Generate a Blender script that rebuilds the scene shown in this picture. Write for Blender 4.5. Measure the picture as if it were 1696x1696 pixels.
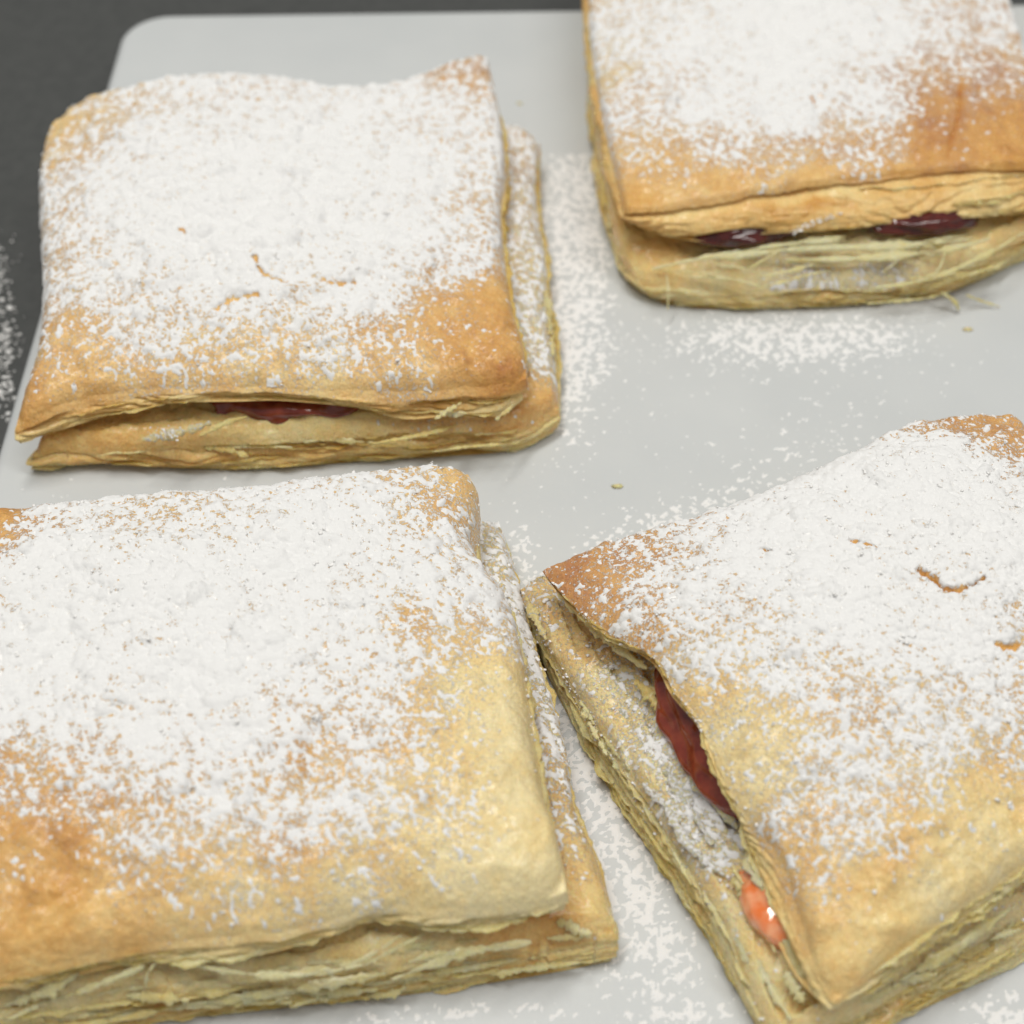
import bpy, math, random
import numpy as np

# ------------------------------------------------------------------ scene, camera, light
for o in list(bpy.data.objects):
    bpy.data.objects.remove(o)
sc = bpy.context.scene
COL = sc.collection
CM = 0.01                      # everything below is written in centimetres

PITCH = math.radians(47.0)     # camera looks down this much
DIST = 33.0                    # cm from lens to the board at the picture centre
FPX = 2780.0                   # focal length in photograph pixels (1696 wide)
cy_, cz_ = -DIST * math.cos(PITCH), DIST * math.sin(PITCH)
cam_d = bpy.data.cameras.new('camera')
cam = bpy.data.objects.new('camera', cam_d)
COL.objects.link(cam)
cam.location = (0, cy_ * CM, cz_ * CM)
cam.rotation_euler = (math.pi / 2 - PITCH, 0, 0)
cam_d.sensor_width = 36
cam_d.lens = 36 * FPX / 1696
cam_d.clip_start = 0.01
cam_d.clip_end = 50
cam_d.dof.use_dof = True
cam_d.dof.focus_distance = 0.296
cam_d.dof.aperture_fstop = 15
sc.camera = cam

world = bpy.data.worlds.new('World')
sc.world = world
world.use_nodes = True
wb = world.node_tree.nodes['Background']
wb.inputs[0].default_value = (1.0, 0.985, 0.95, 1)
wb.inputs[1].default_value = 0.29


def lamp(name, loc, target, sx, sy, power, col):
    d = bpy.data.lights.new(name, 'AREA')
    d.shape = 'RECTANGLE'
    d.size, d.size_y = sx, sy
    d.energy = power
    d.color = col
    o = bpy.data.objects.new(name, d)
    COL.objects.link(o)
    o.location = loc
    v = np.array(target) - np.array(loc)
    import mathutils
    o.rotation_euler = mathutils.Vector(v).to_track_quat('-Z', 'Y').to_euler()
    return o


lamp('ceiling_tube', (-0.30, 0.16, 1.6), (0, 0, 0), 1.2, 0.16, 17.0, (1.0, 0.975, 0.92))
lamp('ceiling_tube', (0.6, -0.35, 1.6), (0, 0, 0), 0.16, 1.2, 9.2, (1.0, 0.975, 0.93))

sc.view_settings.view_transform = 'Standard'
sc.view_settings.look = 'None'
sc.view_settings.exposure = 0.0
sc.view_settings.gamma = 1.0

RNG = np.random.default_rng(11)
random.seed(4)

# ------------------------------------------------------------------ numeric helpers
_perm = np.random.default_rng(5).permutation(256)
_perm = np.concatenate([_perm, _perm, _perm])
_g = np.random.default_rng(6).normal(size=(256, 3))
_g /= np.linalg.norm(_g, axis=1)[:, None]


def noise(x, y, z=0.0):
    x, y, z = np.broadcast_arrays(np.asarray(x, float), np.asarray(y, float), np.asarray(z, float))
    xi, yi, zi = np.floor(x).astype(int), np.floor(y).astype(int), np.floor(z).astype(int)
    xf, yf, zf = x - xi, y - yi, z - zi
    xi &= 255; yi &= 255; zi &= 255
    f = lambda t: t * t * t * (t * (t * 6 - 15) + 10)
    u, v, w = f(xf), f(yf), f(zf)
    out = 0
    for dx in (0, 1):
        for dy in (0, 1):
            for dz in (0, 1):
                h = _perm[_perm[_perm[xi + dx] + yi + dy] + zi + dz]
                g = _g[h]
                d = g[..., 0] * (xf - dx) + g[..., 1] * (yf - dy) + g[..., 2] * (zf - dz)
                out = out + d * (u if dx else 1 - u) * (v if dy else 1 - v) * (w if dz else 1 - w)
    return out * 1.7


def fbm(x, y, z=0.0, o=4, gain=0.5):
    s = 0; a = 1.0; fr = 1.0
    for k in range(o):
        s = s + a * noise(x * fr + 17.3 * k, y * fr - 9.1 * k, z * fr + 3.7 * k)
        a *= gain; fr *= 2.03
    return s


def sstep(a, b, x):
    t = np.clip((x - a) / (b - a), 0, 1)
    return t * t * (3 - 2 * t)


cp, sp = math.cos(PITCH), math.sin(PITCH)


def place(px, py, z):
    """a point of the photograph lying at height z (cm) -> its place on or over the board"""
    a, b = (px - 848) / FPX, (848 - py) / FPX
    d = np.array([a, cp + b * sp, -sp + b * cp])
    t = (z - cz_) / d[2]
    return np.array([0, cy_, cz_]) + d * t


def pt(p):
    if len(p) == 4:
        q = place(p[0], p[1], p[2]); q[2] = p[3]
        return q
    return place(*p)


def curve(pts, n):
    P = np.array(pts, float)
    Q = np.vstack([2 * P[0] - P[1], P, 2 * P[-1] - P[-2]])
    out = []
    for i in range(len(P) - 1):
        p0, p1, p2, p3 = Q[i:i + 4]
        for t in np.linspace(0, 1, 24, endpoint=False):
            out.append(0.5 * ((2 * p1) + (-p0 + p2) * t + (2 * p0 - 5 * p1 + 4 * p2 - p3) * t * t + (-p0 + 3 * p1 - 3 * p2 + p3) * t ** 3))
    out.append(P[-1]); out = np.array(out)
    s = np.concatenate([[0], np.cumsum(np.linalg.norm(np.diff(out, axis=0), axis=1))])
    tt = np.linspace(0, s[-1], n)
    return np.stack([np.interp(tt, s, out[:, k]) for k in range(3)], 1)


def four(e, nu, nv):
    """e = BL, back pts, BR, right pts, FR, front pts (left to right), FL, left pts (back to front)"""
    BL, back, BR, right, FR, front, FL, left = e
    BL, BR, FR, FL = pt(BL), pt(BR), pt(FR), pt(FL)
    m = lambda a, l, b, n: curve([a] + [pt(q) for q in l] + [b], n)
    return m(BL, back, BR, nu), m(BR, right, FR, nv), m(FL, front, FR, nu), m(BL, left, FL, nv)


def coons(E, nu, nv):
    b, r, f, l = E
    u = np.linspace(0, 1, nu)[:, None, None]; v = np.linspace(0, 1, nv)[None, :, None]
    return (1 - v) * b[:, None] + v * f[:, None] + (1 - u) * l[None] + u * r[None] \
        - ((1 - u) * (1 - v) * b[0] + u * (1 - v) * b[-1] + (1 - u) * v * f[0] + u * v * f[-1])


def idw(pts, X, Y, z, p=3.0):
    num = 0; den = 0
    for (px, py, val) in pts:
        q = place(px, py, z)
        w = 1.0 / ((X - q[0]) ** 2 + (Y - q[1]) ** 2 + 0.03) ** (p / 2)
        num = num + w * val; den = den + w
    return num / den


# ------------------------------------------------------------------ mesh output
def grid_faces(nu, nv, off=0, flip=False, wrap=False):
    i = np.arange(nu if wrap else nu - 1)[:, None]; j = np.arange(nv - 1)[None]
    i2 = (i + 1) % nu
    a = i * nv + j; b = i2 * nv + j; c = i2 * nv + j + 1; d = i * nv + j + 1
    F = np.stack([a, d, c, b] if flip else [a, b, c, d], -1).reshape(-1, 4)
    return F + off


class Buf:
    def __init__(s):
        s.V = []; s.F4 = []; s.F3 = []; s.A = {}; s.n = 0

    def add(s, V, F, **attr):
        V = np.asarray(V).reshape(-1, 3); F = np.asarray(F)
        (s.F4 if F.shape[1] == 4 else s.F3).append(F + s.n)
        s.V.append(V)
        for k in set(list(s.A) + list(attr)):
            s.A.setdefault(k, [np.zeros(s.n)] if s.n else [])
            val = attr.get(k, 0.0)
            s.A[k].append(np.broadcast_to(np.asarray(val, float).reshape(-1) if np.ndim(val) else val, (len(V),)))
        s.n += len(V)


def buf_mat(buf):
    # quads are the packed coat, triangles the loose grains
    return np.concatenate([np.zeros(sum(len(f) for f in buf.F4)), np.ones(sum(len(f) for f in buf.F3))]).astype(np.int32)


def link(name, buf, mat, parent=None, origin=(0, 0, 0), smooth=True, kind=None):
    V = np.concatenate(buf.V) - np.asarray(origin)
    V = V * CM
    q = np.concatenate(buf.F4) if buf.F4 else np.zeros((0, 4), int)
    t = np.concatenate(buf.F3) if buf.F3 else np.zeros((0, 3), int)
    me = bpy.data.meshes.new(name)
    me.vertices.add(len(V)); me.vertices.foreach_set('co', V.astype(np.float32).ravel())
    loops = np.concatenate([q.ravel(), t.ravel()]).astype(np.int32)
    me.loops.add(len(loops)); me.loops.foreach_set('vertex_index', loops)
    st = np.concatenate([np.arange(len(q)) * 4, len(q) * 4 + np.arange(len(t)) * 3]).astype(np.int32)
    me.polygons.add(len(st)); me.polygons.foreach_set('loop_start', st)
    me.update(calc_edges=True)
    me.polygons.foreach_set('use_smooth', np.full(len(st), smooth))
    for k, a in buf.A.items():
        at = me.attributes.new(k, 'FLOAT', 'POINT')
        at.data.foreach_set('value', np.concatenate(a).astype(np.float32))
    me.validate()
    if isinstance(mat, tuple):
        for q_ in mat: me.materials.append(q_)
        me.polygons.foreach_set('material_index', buf_mat(buf))
    else:
        me.materials.append(mat)
    o = bpy.data.objects.new(name, me)
    COL.objects.link(o)
    if parent is not None:
        o.parent = parent
    else:
        o.location = [c * CM for c in origin]
    if kind: o['kind'] = kind
    return o


# ------------------------------------------------------------------ materials
def mat(name):
    m = bpy.data.materials.new(name); m.use_nodes = True
    return m, m.node_tree, m.node_tree.nodes['Principled BSDF']


def N(nt, t, **kw):
    n = nt.nodes.new(t)
    for k, v in kw.items():
        if k.startswith('i_'): n.inputs[k[2:].replace('_', ' ')].default_value = v
        else: setattr(n, k, v)
    return n


def ramp(nt, stops, fac):
    r = nt.nodes.new('ShaderNodeValToRGB')
    while len(r.color_ramp.elements) < len(stops): r.color_ramp.elements.new(0.5)
    for e, (p, c) in zip(r.color_ramp.elements, stops):
        e.position = p; e.color = (*c, 1)
    nt.links.new(fac, r.inputs[0])
    return r.outputs[0]


def coordnoise(nt, scale, detail=3, rough=0.55, stretch=None):
    g = N(nt, 'ShaderNodeNewGeometry')
    src = g.outputs['Position']
    if stretch:
        mp = N(nt, 'ShaderNodeMapping'); mp.inputs['Scale'].default_value = stretch
        nt.links.new(src, mp.inputs[0]); src = mp.outputs[0]
    n = N(nt, 'ShaderNodeTexNoise'); n.inputs['Scale'].default_value = scale * 100
    n.inputs['Detail'].default_value = detail; n.inputs['Roughness'].default_value = rough
    nt.links.new(src, n.inputs['Vector'])
    return n.outputs[0]


def math_(nt, op, a, b=None, c=None, clamp=False):
    n = nt.nodes.new('ShaderNodeMath'); n.operation = op; n.use_clamp = clamp
    for i, x in enumerate((a, b, c)):
        if x is None: continue
        if isinstance(x, (int, float)): n.inputs[i].default_value = x
        else: nt.links.new(x, n.inputs[i])
    return n.outputs[0]


def pastry_material(name, rough, bump, sss, speck):
    m, nt, b = mat(name)
    L = nt.links.new
    at = N(nt, 'ShaderNodeAttribute', attribute_name='brown').outputs['Fac']
    n1 = coordnoise(nt, 2.2, 5, 0.6)
    n2 = coordnoise(nt, 9.0, 4, 0.65)
    f = math_(nt, 'ADD', at, math_(nt, 'MULTIPLY', math_(nt, 'SUBTRACT', n1, 0.5), 0.60))
    f = math_(nt, 'ADD', f, math_(nt, 'MULTIPLY', math_(nt, 'SUBTRACT', n2, 0.5), 0.45), clamp=True)
    col = ramp(nt, [(0.0, (0.735, 0.62, 0.34)), (0.22, (0.73, 0.555, 0.24)), (0.45, (0.68, 0.43, 0.145)),
                    (0.68, (0.58, 0.30, 0.066)), (1.0, (0.38, 0.135, 0.024))], f)
    vor = N(nt, 'ShaderNodeTexVoronoi', feature='SMOOTH_F1'); vor.inputs['Scale'].default_value = 750
    gg = N(nt, 'ShaderNodeNewGeometry'); L(gg.outputs['Position'], vor.inputs['Vector'])
    n4 = coordnoise(nt, 24, 4, 0.7)
    hs = N(nt, 'ShaderNodeHueSaturation'); L(col, hs.inputs['Color'])
    L(math_(nt, 'ADD', 0.76, math_(nt, 'MULTIPLY', n4, 1.0)), hs.inputs['Value']); col = hs.outputs[0]
    dust = N(nt, 'ShaderNodeAttribute', attribute_name='dust').outputs['Fac']
    n3 = coordnoise(nt, speck, 3, 0.7)
    k = math_(nt, 'MULTIPLY', math_(nt, 'SUBTRACT', math_(nt, 'ADD', n3, math_(nt, 'MULTIPLY', dust, 0.42)), 0.72), 11.0, clamp=True)
    k = math_(nt, 'MULTIPLY', k, math_(nt, 'MULTIPLY', dust, 4.0, clamp=True))
    k = math_(nt, 'MAXIMUM', k, math_(nt, 'MULTIPLY', dust, 0.16, clamp=True))
    mx = N(nt, 'ShaderNodeMix', data_type='RGBA')
    L(k, mx.inputs['Factor']); L(col, mx.inputs['A']); mx.inputs['B'].default_value = (0.87, 0.865, 0.85, 1)
    L(mx.outputs['Result'], b.inputs['Base Color'])
    L(math_(nt, 'ADD', math_(nt, 'ADD', rough - 0.28, math_(nt, 'MULTIPLY', n2, 0.36)), math_(nt, 'MULTIPLY', k, 0.5), clamp=True), b.inputs['Roughness'])
    b.inputs['Specular IOR Level'].default_value = 0.6
    b.inputs['Coat Weight'].default_value = 0.3; b.inputs['Coat Roughness'].default_value = 0.18
    L(math_(nt, 'MULTIPLY', math_(nt, 'SUBTRACT', 1.0, k, clamp=True), sss), b.inputs['Subsurface Weight'])
    b.inputs['Subsurface Radius'].default_value = (1.0, 0.55, 0.2)
    b.inputs['Subsurface Scale'].default_value = 0.0016
    h = math_(nt, 'ADD', math_(nt, 'MULTIPLY', n2, 0.6), math_(nt, 'MULTIPLY', n4, 0.7))
    h = math_(nt, 'SUBTRACT', h, math_(nt, 'MULTIPLY', vor.outputs['Distance'], 0.5))
    h = math_(nt, 'ADD', h, math_(nt, 'MULTIPLY', k, 0.6))
    bp = N(nt, 'ShaderNodeBump'); bp.inputs['Strength'].default_value = bump; bp.inputs['Distance'].default_value = 0.0008
    L(h, bp.inputs['Height']); L(bp.outputs[0], b.inputs['Normal'])
    return m


M_CRUST = pastry_material('baked_crust', 0.36, 0.7, 0.12, 17)
M_LAYER = pastry_material('pastry_layers', 0.36, 0.9, 0.5, 17)

m, nt, b = mat('powdered_sugar')
b.inputs['Base Color'].default_value = (0.81, 0.812, 0.81, 1)
b.inputs['Roughness'].default_value = 0.9
b.inputs['Specular IOR Level'].default_value = 0.15
b.inputs['Subsurface Weight'].default_value = 0.0
h = math_(nt, 'ADD', coordnoise(nt, 22, 4, 0.7), math_(nt, 'MULTIPLY', coordnoise(nt, 60, 2, 0.6), 0.4))
bp = N(nt, 'ShaderNodeBump'); bp.inputs['Strength'].default_value = 0.6; bp.inputs['Distance'].default_value = 0.0003
nt.links.new(h, bp.inputs['Height']); nt.links.new(bp.outputs[0], b.inputs['Normal'])
M_SUGAR = m

m, nt, b = mat('loose_sugar_grains')
nt.nodes.remove(b)
d1_ = N(nt, 'ShaderNodeBsdfDiffuse'); d2_ = N(nt, 'ShaderNodeBsdfTranslucent'); mx_ = N(nt, 'ShaderNodeMixShader')
d1_.inputs[0].default_value = d2_.inputs[0].default_value = (0.90, 0.895, 0.885, 1)
mx_.inputs[0].default_value = 0.08
nt.links.new(d1_.outputs[0], mx_.inputs[1]); nt.links.new(d2_.outputs[0], mx_.inputs[2])
nt.links.new(mx_.outputs[0], nt.nodes['Material Output'].inputs[0])
M_GRAIN = m


def jam_material(name, c1, c2):
    m, nt, b = mat(name)
    nt.links.new(ramp(nt, [(0.35, c1), (0.7, c2)], coordnoise(nt, 3, 3)), b.inputs['Base Color'])
    b.inputs['Roughness'].default_value = 0.08
    b.inputs['Subsurface Weight'].default_value = 0.5
    b.inputs['Subsurface Radius'].default_value = (1.0, 0.25, 0.12)
    b.inputs['Subsurface Scale'].default_value = 0.002
    b.inputs['Coat Weight'].default_value = 0.6
    bp = N(nt, 'ShaderNodeBump'); bp.inputs['Strength'].default_value = 0.12; bp.inputs['Distance'].default_value = 0.0006
    nt.links.new(coordnoise(nt, 5, 2), bp.inputs['Height']); nt.links.new(bp.outputs[0], b.inputs['Normal'])
    return m


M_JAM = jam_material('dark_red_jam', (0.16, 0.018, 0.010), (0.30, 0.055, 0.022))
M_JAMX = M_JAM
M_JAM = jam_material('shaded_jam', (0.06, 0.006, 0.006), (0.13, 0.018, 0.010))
M_PEACH = jam_material('pink_orange_jam', (0.80, 0.20, 0.045), (0.85, 0.47, 0.28))

m, nt, b = mat('white_plastic')
n = coordnoise(nt, 0.25, 3)
nt.links.new(ramp(nt, [(0.3, (0.525, 0.548, 0.555)), (0.75, (0.57, 0.59, 0.593))], n), b.inputs['Base Color'])
b.inputs['Roughness'].default_value = 0.40
b.inputs['Specular IOR Level'].default_value = 0.35
b.inputs['Subsurface Weight'].default_value = 0.0
bp = N(nt, 'ShaderNodeBump'); bp.inputs['Strength'].default_value = 0.12; bp.inputs['Distance'].default_value = 0.0004
nt.links.new(coordnoise(nt, 9, 4, 0.6), bp.inputs['Height']); nt.links.new(bp.outputs[0], b.inputs['Normal'])
M_BOARD = m

m, nt, b = mat('dark_counter')
nt.links.new(ramp(nt, [(0.3, (0.042, 0.045, 0.044)), (0.7, (0.062, 0.065, 0.063))], coordnoise(nt, 3, 6, 0.7)), b.inputs['Base Color'])
b.inputs['Roughness'].default_value = 0.5
M_COUNTER = m

# ------------------------------------------------------------------ counter and board
BT = 1.2       # board thickness, its top at z = 0
bf = Buf()
bf.add([[-60, -60, -BT], [60, -60, -BT], [60, 60, -BT], [-60, 60, -BT]], [[0, 1, 2, 3]])
cn = link('countertop', bf, M_COUNTER, kind='structure')

A = place(205, 22, 0); B_ = place(975, 12, 0); Cc = place(10, 690, 0)
ex = (B_ - A); ex[2] = 0; ex /= np.linalg.norm(ex)
l_dir = Cc - place(183, 110, 0); l_dir[2] = 0; l_dir /= np.linalg.norm(l_dir)
ey = np.array([ex[1], -ex[0], 0.0])
# corner from the two edge lines
M2 = np.array([[ex[0], -l_dir[0]], [ex[1], -l_dir[1]]])
k_ = np.linalg.solve(M2, (Cc - A)[:2])
corner = A + ex * k_[0]
bw, bh = 40.0, 36.0
c0 = corner; c1 = corner + ex * bw; c2 = c1 + ey * bh; c3 = corner + (l_dir if abs(np.dot(l_dir, ey)) > .98 else ey) * bh
print('board angle check', np.degrees(math.acos(np.clip(np.dot(l_dir, ey), -1, 1))))


def rounded(poly, r, inset, n=10):
    out = []
    k = len(poly); cen = sum(poly) / k
    for i in range(k):
        p0, p1, p2 = poly[i - 1], poly[i], poly[(i + 1) % k]
        a = (p0 - p1) / np.linalg.norm(p0 - p1); b = (p2 - p1) / np.linalg.norm(p2 - p1)
        half = math.acos(np.dot(a, b)) / 2
        bis = (a + b) / np.linalg.norm(a + b)
        o = p1 + bis * (r / math.sin(half)); rr = r - inset
        s = -a; e = -b
        n1 = p1 + a * (r / math.tan(half)) - o; n2 = p1 + b * (r / math.tan(half)) - o
        n1 /= np.linalg.norm(n1); n2 /= np.linalg.norm(n2)
        for t in np.linspace(0, 1, n):
            d = n1 * (1 - t) + n2 * t; d /= np.linalg.norm(d)
            out.append(o + d * rr)
    return np.array(out)


prof = [(0.30, -BT), (0.12, -BT + 0.03), (0.0, -BT + 0.15), (0.0, -0.25), (0.05, -0.12), (0.14, -0.035), (0.28, 0.0)]
rings = [rounded([c0, c3, c2, c1], 1.3, ins) + np.array([0, 0, z]) for ins, z in prof]
rings.append(rings[-1] * 0.5 + 0.5 * np.array([*rings[-1][:, :2].mean(0), 0]))
R = np.stack(rings, 1)
nr = R.shape[0]
bf = Buf()
bf.add(np.concatenate([R.reshape(-1, 3), [[*rings[-1][:, :2].mean(0), 0]]]), grid_faces(nr, R.shape[1], wrap=True))
ci = nr * R.shape[1]; lastc = R.shape[1] - 1
bf.F3.append(np.array([[i * R.shape[1] + lastc, ((i + 1) % nr) * R.shape[1] + lastc, ci] for i in range(nr)]))
bd = link('cutting_board', bf, M_BOARD)
bd['label'] = 'white plastic cutting board with rounded corners under the four pastries'
bd['category'] = 'cutting board'

# ------------------------------------------------------------------ sugar clumps
phi = (1 + 5 ** .5) / 2
ICO_V = np.array([(-1, phi, 0), (1, phi, 0), (-1, -phi, 0), (1, -phi, 0), (0, -1, phi), (0, 1, phi), (0, -1, -phi), (0, 1, -phi),
                  (phi, 0, -1), (phi, 0, 1), (-phi, 0, -1), (-phi, 0, 1)]) / math.sqrt(1 + phi * phi)
ICO_F = np.array([(0, 11, 5), (0, 5, 1), (0, 1, 7), (0, 7, 10), (0, 10, 11), (1, 5, 9), (5, 11, 4), (11, 10, 2), (10, 7, 6), (7, 1, 8),
                  (3, 9, 4), (3, 4, 2), (3, 2, 6), (3, 6, 8), (3, 8, 9), (4, 9, 5), (2, 4, 11), (6, 2, 10), (8, 6, 7), (9, 8, 1)])
OCT_V = np.array([(1, 0, 0), (-1, 0, 0), (0, 1, 0), (0, -1, 0), (0, 0, 1), (0, 0, -1)], float)
OCT_F = np.array([(0, 2, 4), (2, 1, 4), (1, 3, 4), (3, 0, 4), (2, 0, 5), (1, 2, 5), (3, 1, 5), (0, 3, 5)])


def grains(buf, P, S, flat=0.42, floor=None, **kw):
    big = S > 0.028
    for sel, BV, BF in ((big, ICO_V, ICO_F), (~big, OCT_V, OCT_F)):
        p = P[sel]; s = S[sel]; n = len(p)
        if not n: continue
        j = RNG.uniform(0.65, 1.3, size=(n, len(BV), 1))
        sc3 = RNG.uniform(0.7, 1.35, size=(n, 1, 3)) * np.array([1, 1, flat])
        V = BV[None] * j * sc3 * s[:, None, None]
        th = RNG.uniform(0, 6.28, n); c, s_ = np.cos(th)[:, None], np.sin(th)[:, None]
        V = np.stack([V[..., 0] * c - V[..., 1] * s_, V[..., 0] * s_ + V[..., 1] * c, V[..., 2]], -1)
        V = V + p[:, None]
        if floor is not None: V[..., 2] = np.maximum(V[..., 2], floor)
        F = BF[None] + (np.arange(n) * len(BV))[:, None, None]
        buf.add(V.reshape(-1, 3), F.reshape(-1, 3), **kw)


def clusters(P, S, k=3, spread=1.1):
    """turn each grain into a little clump of k grains"""
    Q = [P]; T = [S]
    for _ in range(k - 1):
        Q.append(P + RNG.normal(size=P.shape) * np.array([1, 1, .35]) * (S * spread)[:, None]); T.append(S * RNG.uniform(.45, .95, len(S)))
    return np.concatenate(Q), np.concatenate(T)


# ------------------------------------------------------------------ pastry pieces
def loop_of(G):
    return np.concatenate([G[:-1, 0], G[-1, :-1], G[:0:-1, -1], G[0, :0:-1]])


def loop_normals(Lp, k=6):
    T = np.roll(Lp, -k, 0) - np.roll(Lp, k, 0)
    n = np.stack([-T[:, 1], T[:, 0], 0 * T[:, 0]], 1)
    n /= np.linalg.norm(n, axis=1)[:, None] + 1e-9
    return n


def slab(name, parent, org, up, low, step, rows, seed, pillow, brown_pts, zt, sugar_pts=None, cracks=(), wrinkle=0.05,
         bulge=0.08, layers=6.0, lay_amp=0.07, side_brown=0.25, groove=None, edge_p=5.0, material=None, dust_side=0.0, under=True,
         browntip=0.0, wr_dir=None, face_strata=0.0, rr=0.30, skin=0.0):
    E0 = four(up, 50, 50)
    ln = lambda c: np.linalg.norm(np.diff(c, axis=0), axis=1).sum()
    nu = int(max(ln(E0[0]), ln(E0[2])) / step); nv = int(max(ln(E0[1]), ln(E0[3])) / step)
    G = coons(four(up, nu, nv), nu, nv)
    u = np.linspace(0, 1, nu)[:, None]; v = np.linspace(0, 1, nv)[None]
    X, Y = G[..., 0].copy(), G[..., 1].copy()
    eu, ev = 1 - np.abs(2 * u - 1) ** edge_p, 1 - np.abs(2 * v - 1) ** edge_p
    env = eu * ev
    dome = (1 - (2 * u - 1) ** 2) * (1 - (2 * v - 1) ** 2)
    z = G[..., 2] + pillow * (0.55 * env + 0.45 * dome)
    wr = fbm(X * 0.45, Y * 0.45, seed, 3) * wrinkle * 2.6 * env
    wr = wr + (fbm(X * 1.6, Y * 1.6, seed + 5, 4)) * wrinkle * 0.95
    rdg = 1 - 2 * np.abs(noise(X * 1.8 + .5 * noise(X, Y, 4), Y * 3.4 + .6 * noise(X, Y, 9), seed + 77))
    wr = wr + 0.030 * rdg * (.4 + noise(X * .6, Y * .6, seed + 2))
    if wr_dir is not None:
        a, b = wr_dir; c_, s_ = math.cos(a), math.sin(a)
        xr, yr = X * c_ + Y * s_, -X * s_ + Y * c_
        rg = 1 - 2 * np.abs(noise(xr * 0.45, yr * 2.2 + 0.8 * noise(xr, yr, seed), seed + 9))
        wr = wr + b * rg * (0.3 + 0.7 * dome)
    bl = np.maximum(0, noise(X * 2.6, Y * 2.6, seed + 21)) ** 1.5
    wr = wr + bl * 0.13 * wrinkle / 0.05
    wr = wr + fbm(X * 7, Y * 7, seed + 33, 2) * 0.012
    if face_strata:
        dedge = np.minimum(np.minimum(u, 1 - u) * nu, np.minimum(v, 1 - v) * nv) * step
        q = dedge * 3.2 + 0.7 * fbm(X * 0.8, Y * 0.8, seed + 3, 2)
        fr = q - np.floor(q)
        hgt = noise(np.floor(q) * 7.7, X * .7, Y * .7)
        wr = wr + face_strata * (hgt + 0.6 * fr) * (dedge < 2.5)
    z = z + wr
    LG = coons(four(low, nu, nv), nu, nv)
    thick = np.clip(G[..., 2] - LG[..., 2], 0.05, 3)
    wU = np.linalg.norm(G[-1] - G[0], axis=1)[None]; wV = np.linalg.norm(G[:, -1] - G[:, 0], axis=1)[:, None]
    rx = 1 - np.minimum(u, 1 - u) * wU / rr; ry = 1 - np.minimum(v, 1 - v) * wV / rr
    er = np.clip(np.sqrt(np.clip(rx, 0, 1) ** 2 + np.clip(ry, 0, 1) ** 2), 0, 1)
    z = z - np.minimum(rr, 0.5 * thick) * (1 - np.sqrt(1 - er ** 2 * 0.98))
    if 'top' in name: z = z + 0.62 * np.minimum(rr, 0.5 * thick)
    br = idw(brown_pts, X, Y, zt)
    ck = np.zeros_like(X)
    for cr in cracks:
        pl = np.array([place(a, b, zt)[:2] for a, b in cr['pts']])
        pl = curve(np.c_[pl, np.zeros(len(pl))], 60)[:, :2]
        wx = X + 0.05 * fbm(X * 6, Y * 6, 3, 3); wy = Y + 0.06 * fbm(X * 6, Y * 6, 8, 3)
        d = np.full(X.shape, 9.0)
        bx = (X > pl[:, 0].min() - .5) & (X < pl[:, 0].max() + .5) & (Y > pl[:, 1].min() - .5) & (Y < pl[:, 1].max() + .5)
        dd = np.min((wx[bx][:, None] - pl[None, :, 0]) ** 2 + (wy[bx][:, None] - pl[None, :, 1]) ** 2, axis=1) ** .5
        d[bx] = dd
        g = 1 - sstep(cr['w'] * 0.45, cr['w'] * 1.15, d)
        z = z - g * cr['d']; ck = np.maximum(ck, g)
        br = br + cr.get('b', 0.2) * g
    G[..., 2] = z
    buf = Buf()
    D = np.zeros_like(X)
    if sugar_pts is not None:
        D = idw(sugar_pts, X, Y, zt)
        D = D * 0.84 + 0.13 * sstep(0.0, .16, D)
        D = D * (1 - ck)
    # edges catch the heat
    br = br + 0.10 * noise(X * 1.3, Y * 1.3, seed + 50) + browntip * (1 - env) * 0.5
    GF = grid_faces(nu, nv, flip=True)
    if 'bottom' in name:      # the middle of the lower sheet lies under the filling and the upper sheet
        far = (np.minimum(u, 1 - u) * wU > 3.0) & (np.minimum(v, 1 - v) * wV > 3.0)
        GF = GF[~far.ravel()[GF].all(1)]
    buf.add(G.reshape(-1, 3), GF, brown=np.clip(br, 0, 1), dust=np.clip(D, 0, 1))
    # side band
    U = loop_of(G)
    Lw = loop_of(LG)
    nl = len(U)
    seg = np.linalg.norm(np.roll(U, -1, 0) - U, axis=1); s = np.concatenate([[0], np.cumsum(seg)[:-1]])
    tot = seg.sum(); ang = s / tot * 2 * math.pi; Rr = tot / (2 * math.pi)
    cx, cyy = Rr * np.cos(ang), Rr * np.sin(ang)           # periodic coordinates along the rim
    nrm = loop_normals(U, 8)
    t = np.linspace(0, 1, rows)[None]
    P = U[:, None] * (1 - t[..., None]) + Lw[:, None] * t[..., None]
    Z = P[..., 2]
    CX, CY = cx[:, None] + 0 * t, cyy[:, None] + 0 * t
    lay = Z * layers * (1 + 0.25 * noise(CX * .3, CY * .3, seed + 44)) + 1.9 * fbm(CX * 0.45, CY * 0.45, Z * 0.7 + seed, 3) + 0.12 * noise(CX * 2.2, CY * 2.2, Z * 2 + seed)
    fl = np.floor(lay); fr = lay - fl
    off = noise(CX * 0.55 + fl * 13.7, CY * 0.55, fl * 5.3 + seed) + 0.25 * noise(CX * 2.0, CY * 2.0 + fl * 3.1, fl * 9.1)
    gr = np.exp(-((fr - 0.0) / 0.16) ** 2) + np.exp(-((fr - 1.0) / 0.16) ** 2)
    fine = noise(CX * 1.4, CY * 1.4, Z * 24 + seed)
    envt = np.sin(np.pi * np.clip(t, 0, 1)) ** 0.5
    envt2 = sstep(skin, skin + 0.22, t)
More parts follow.
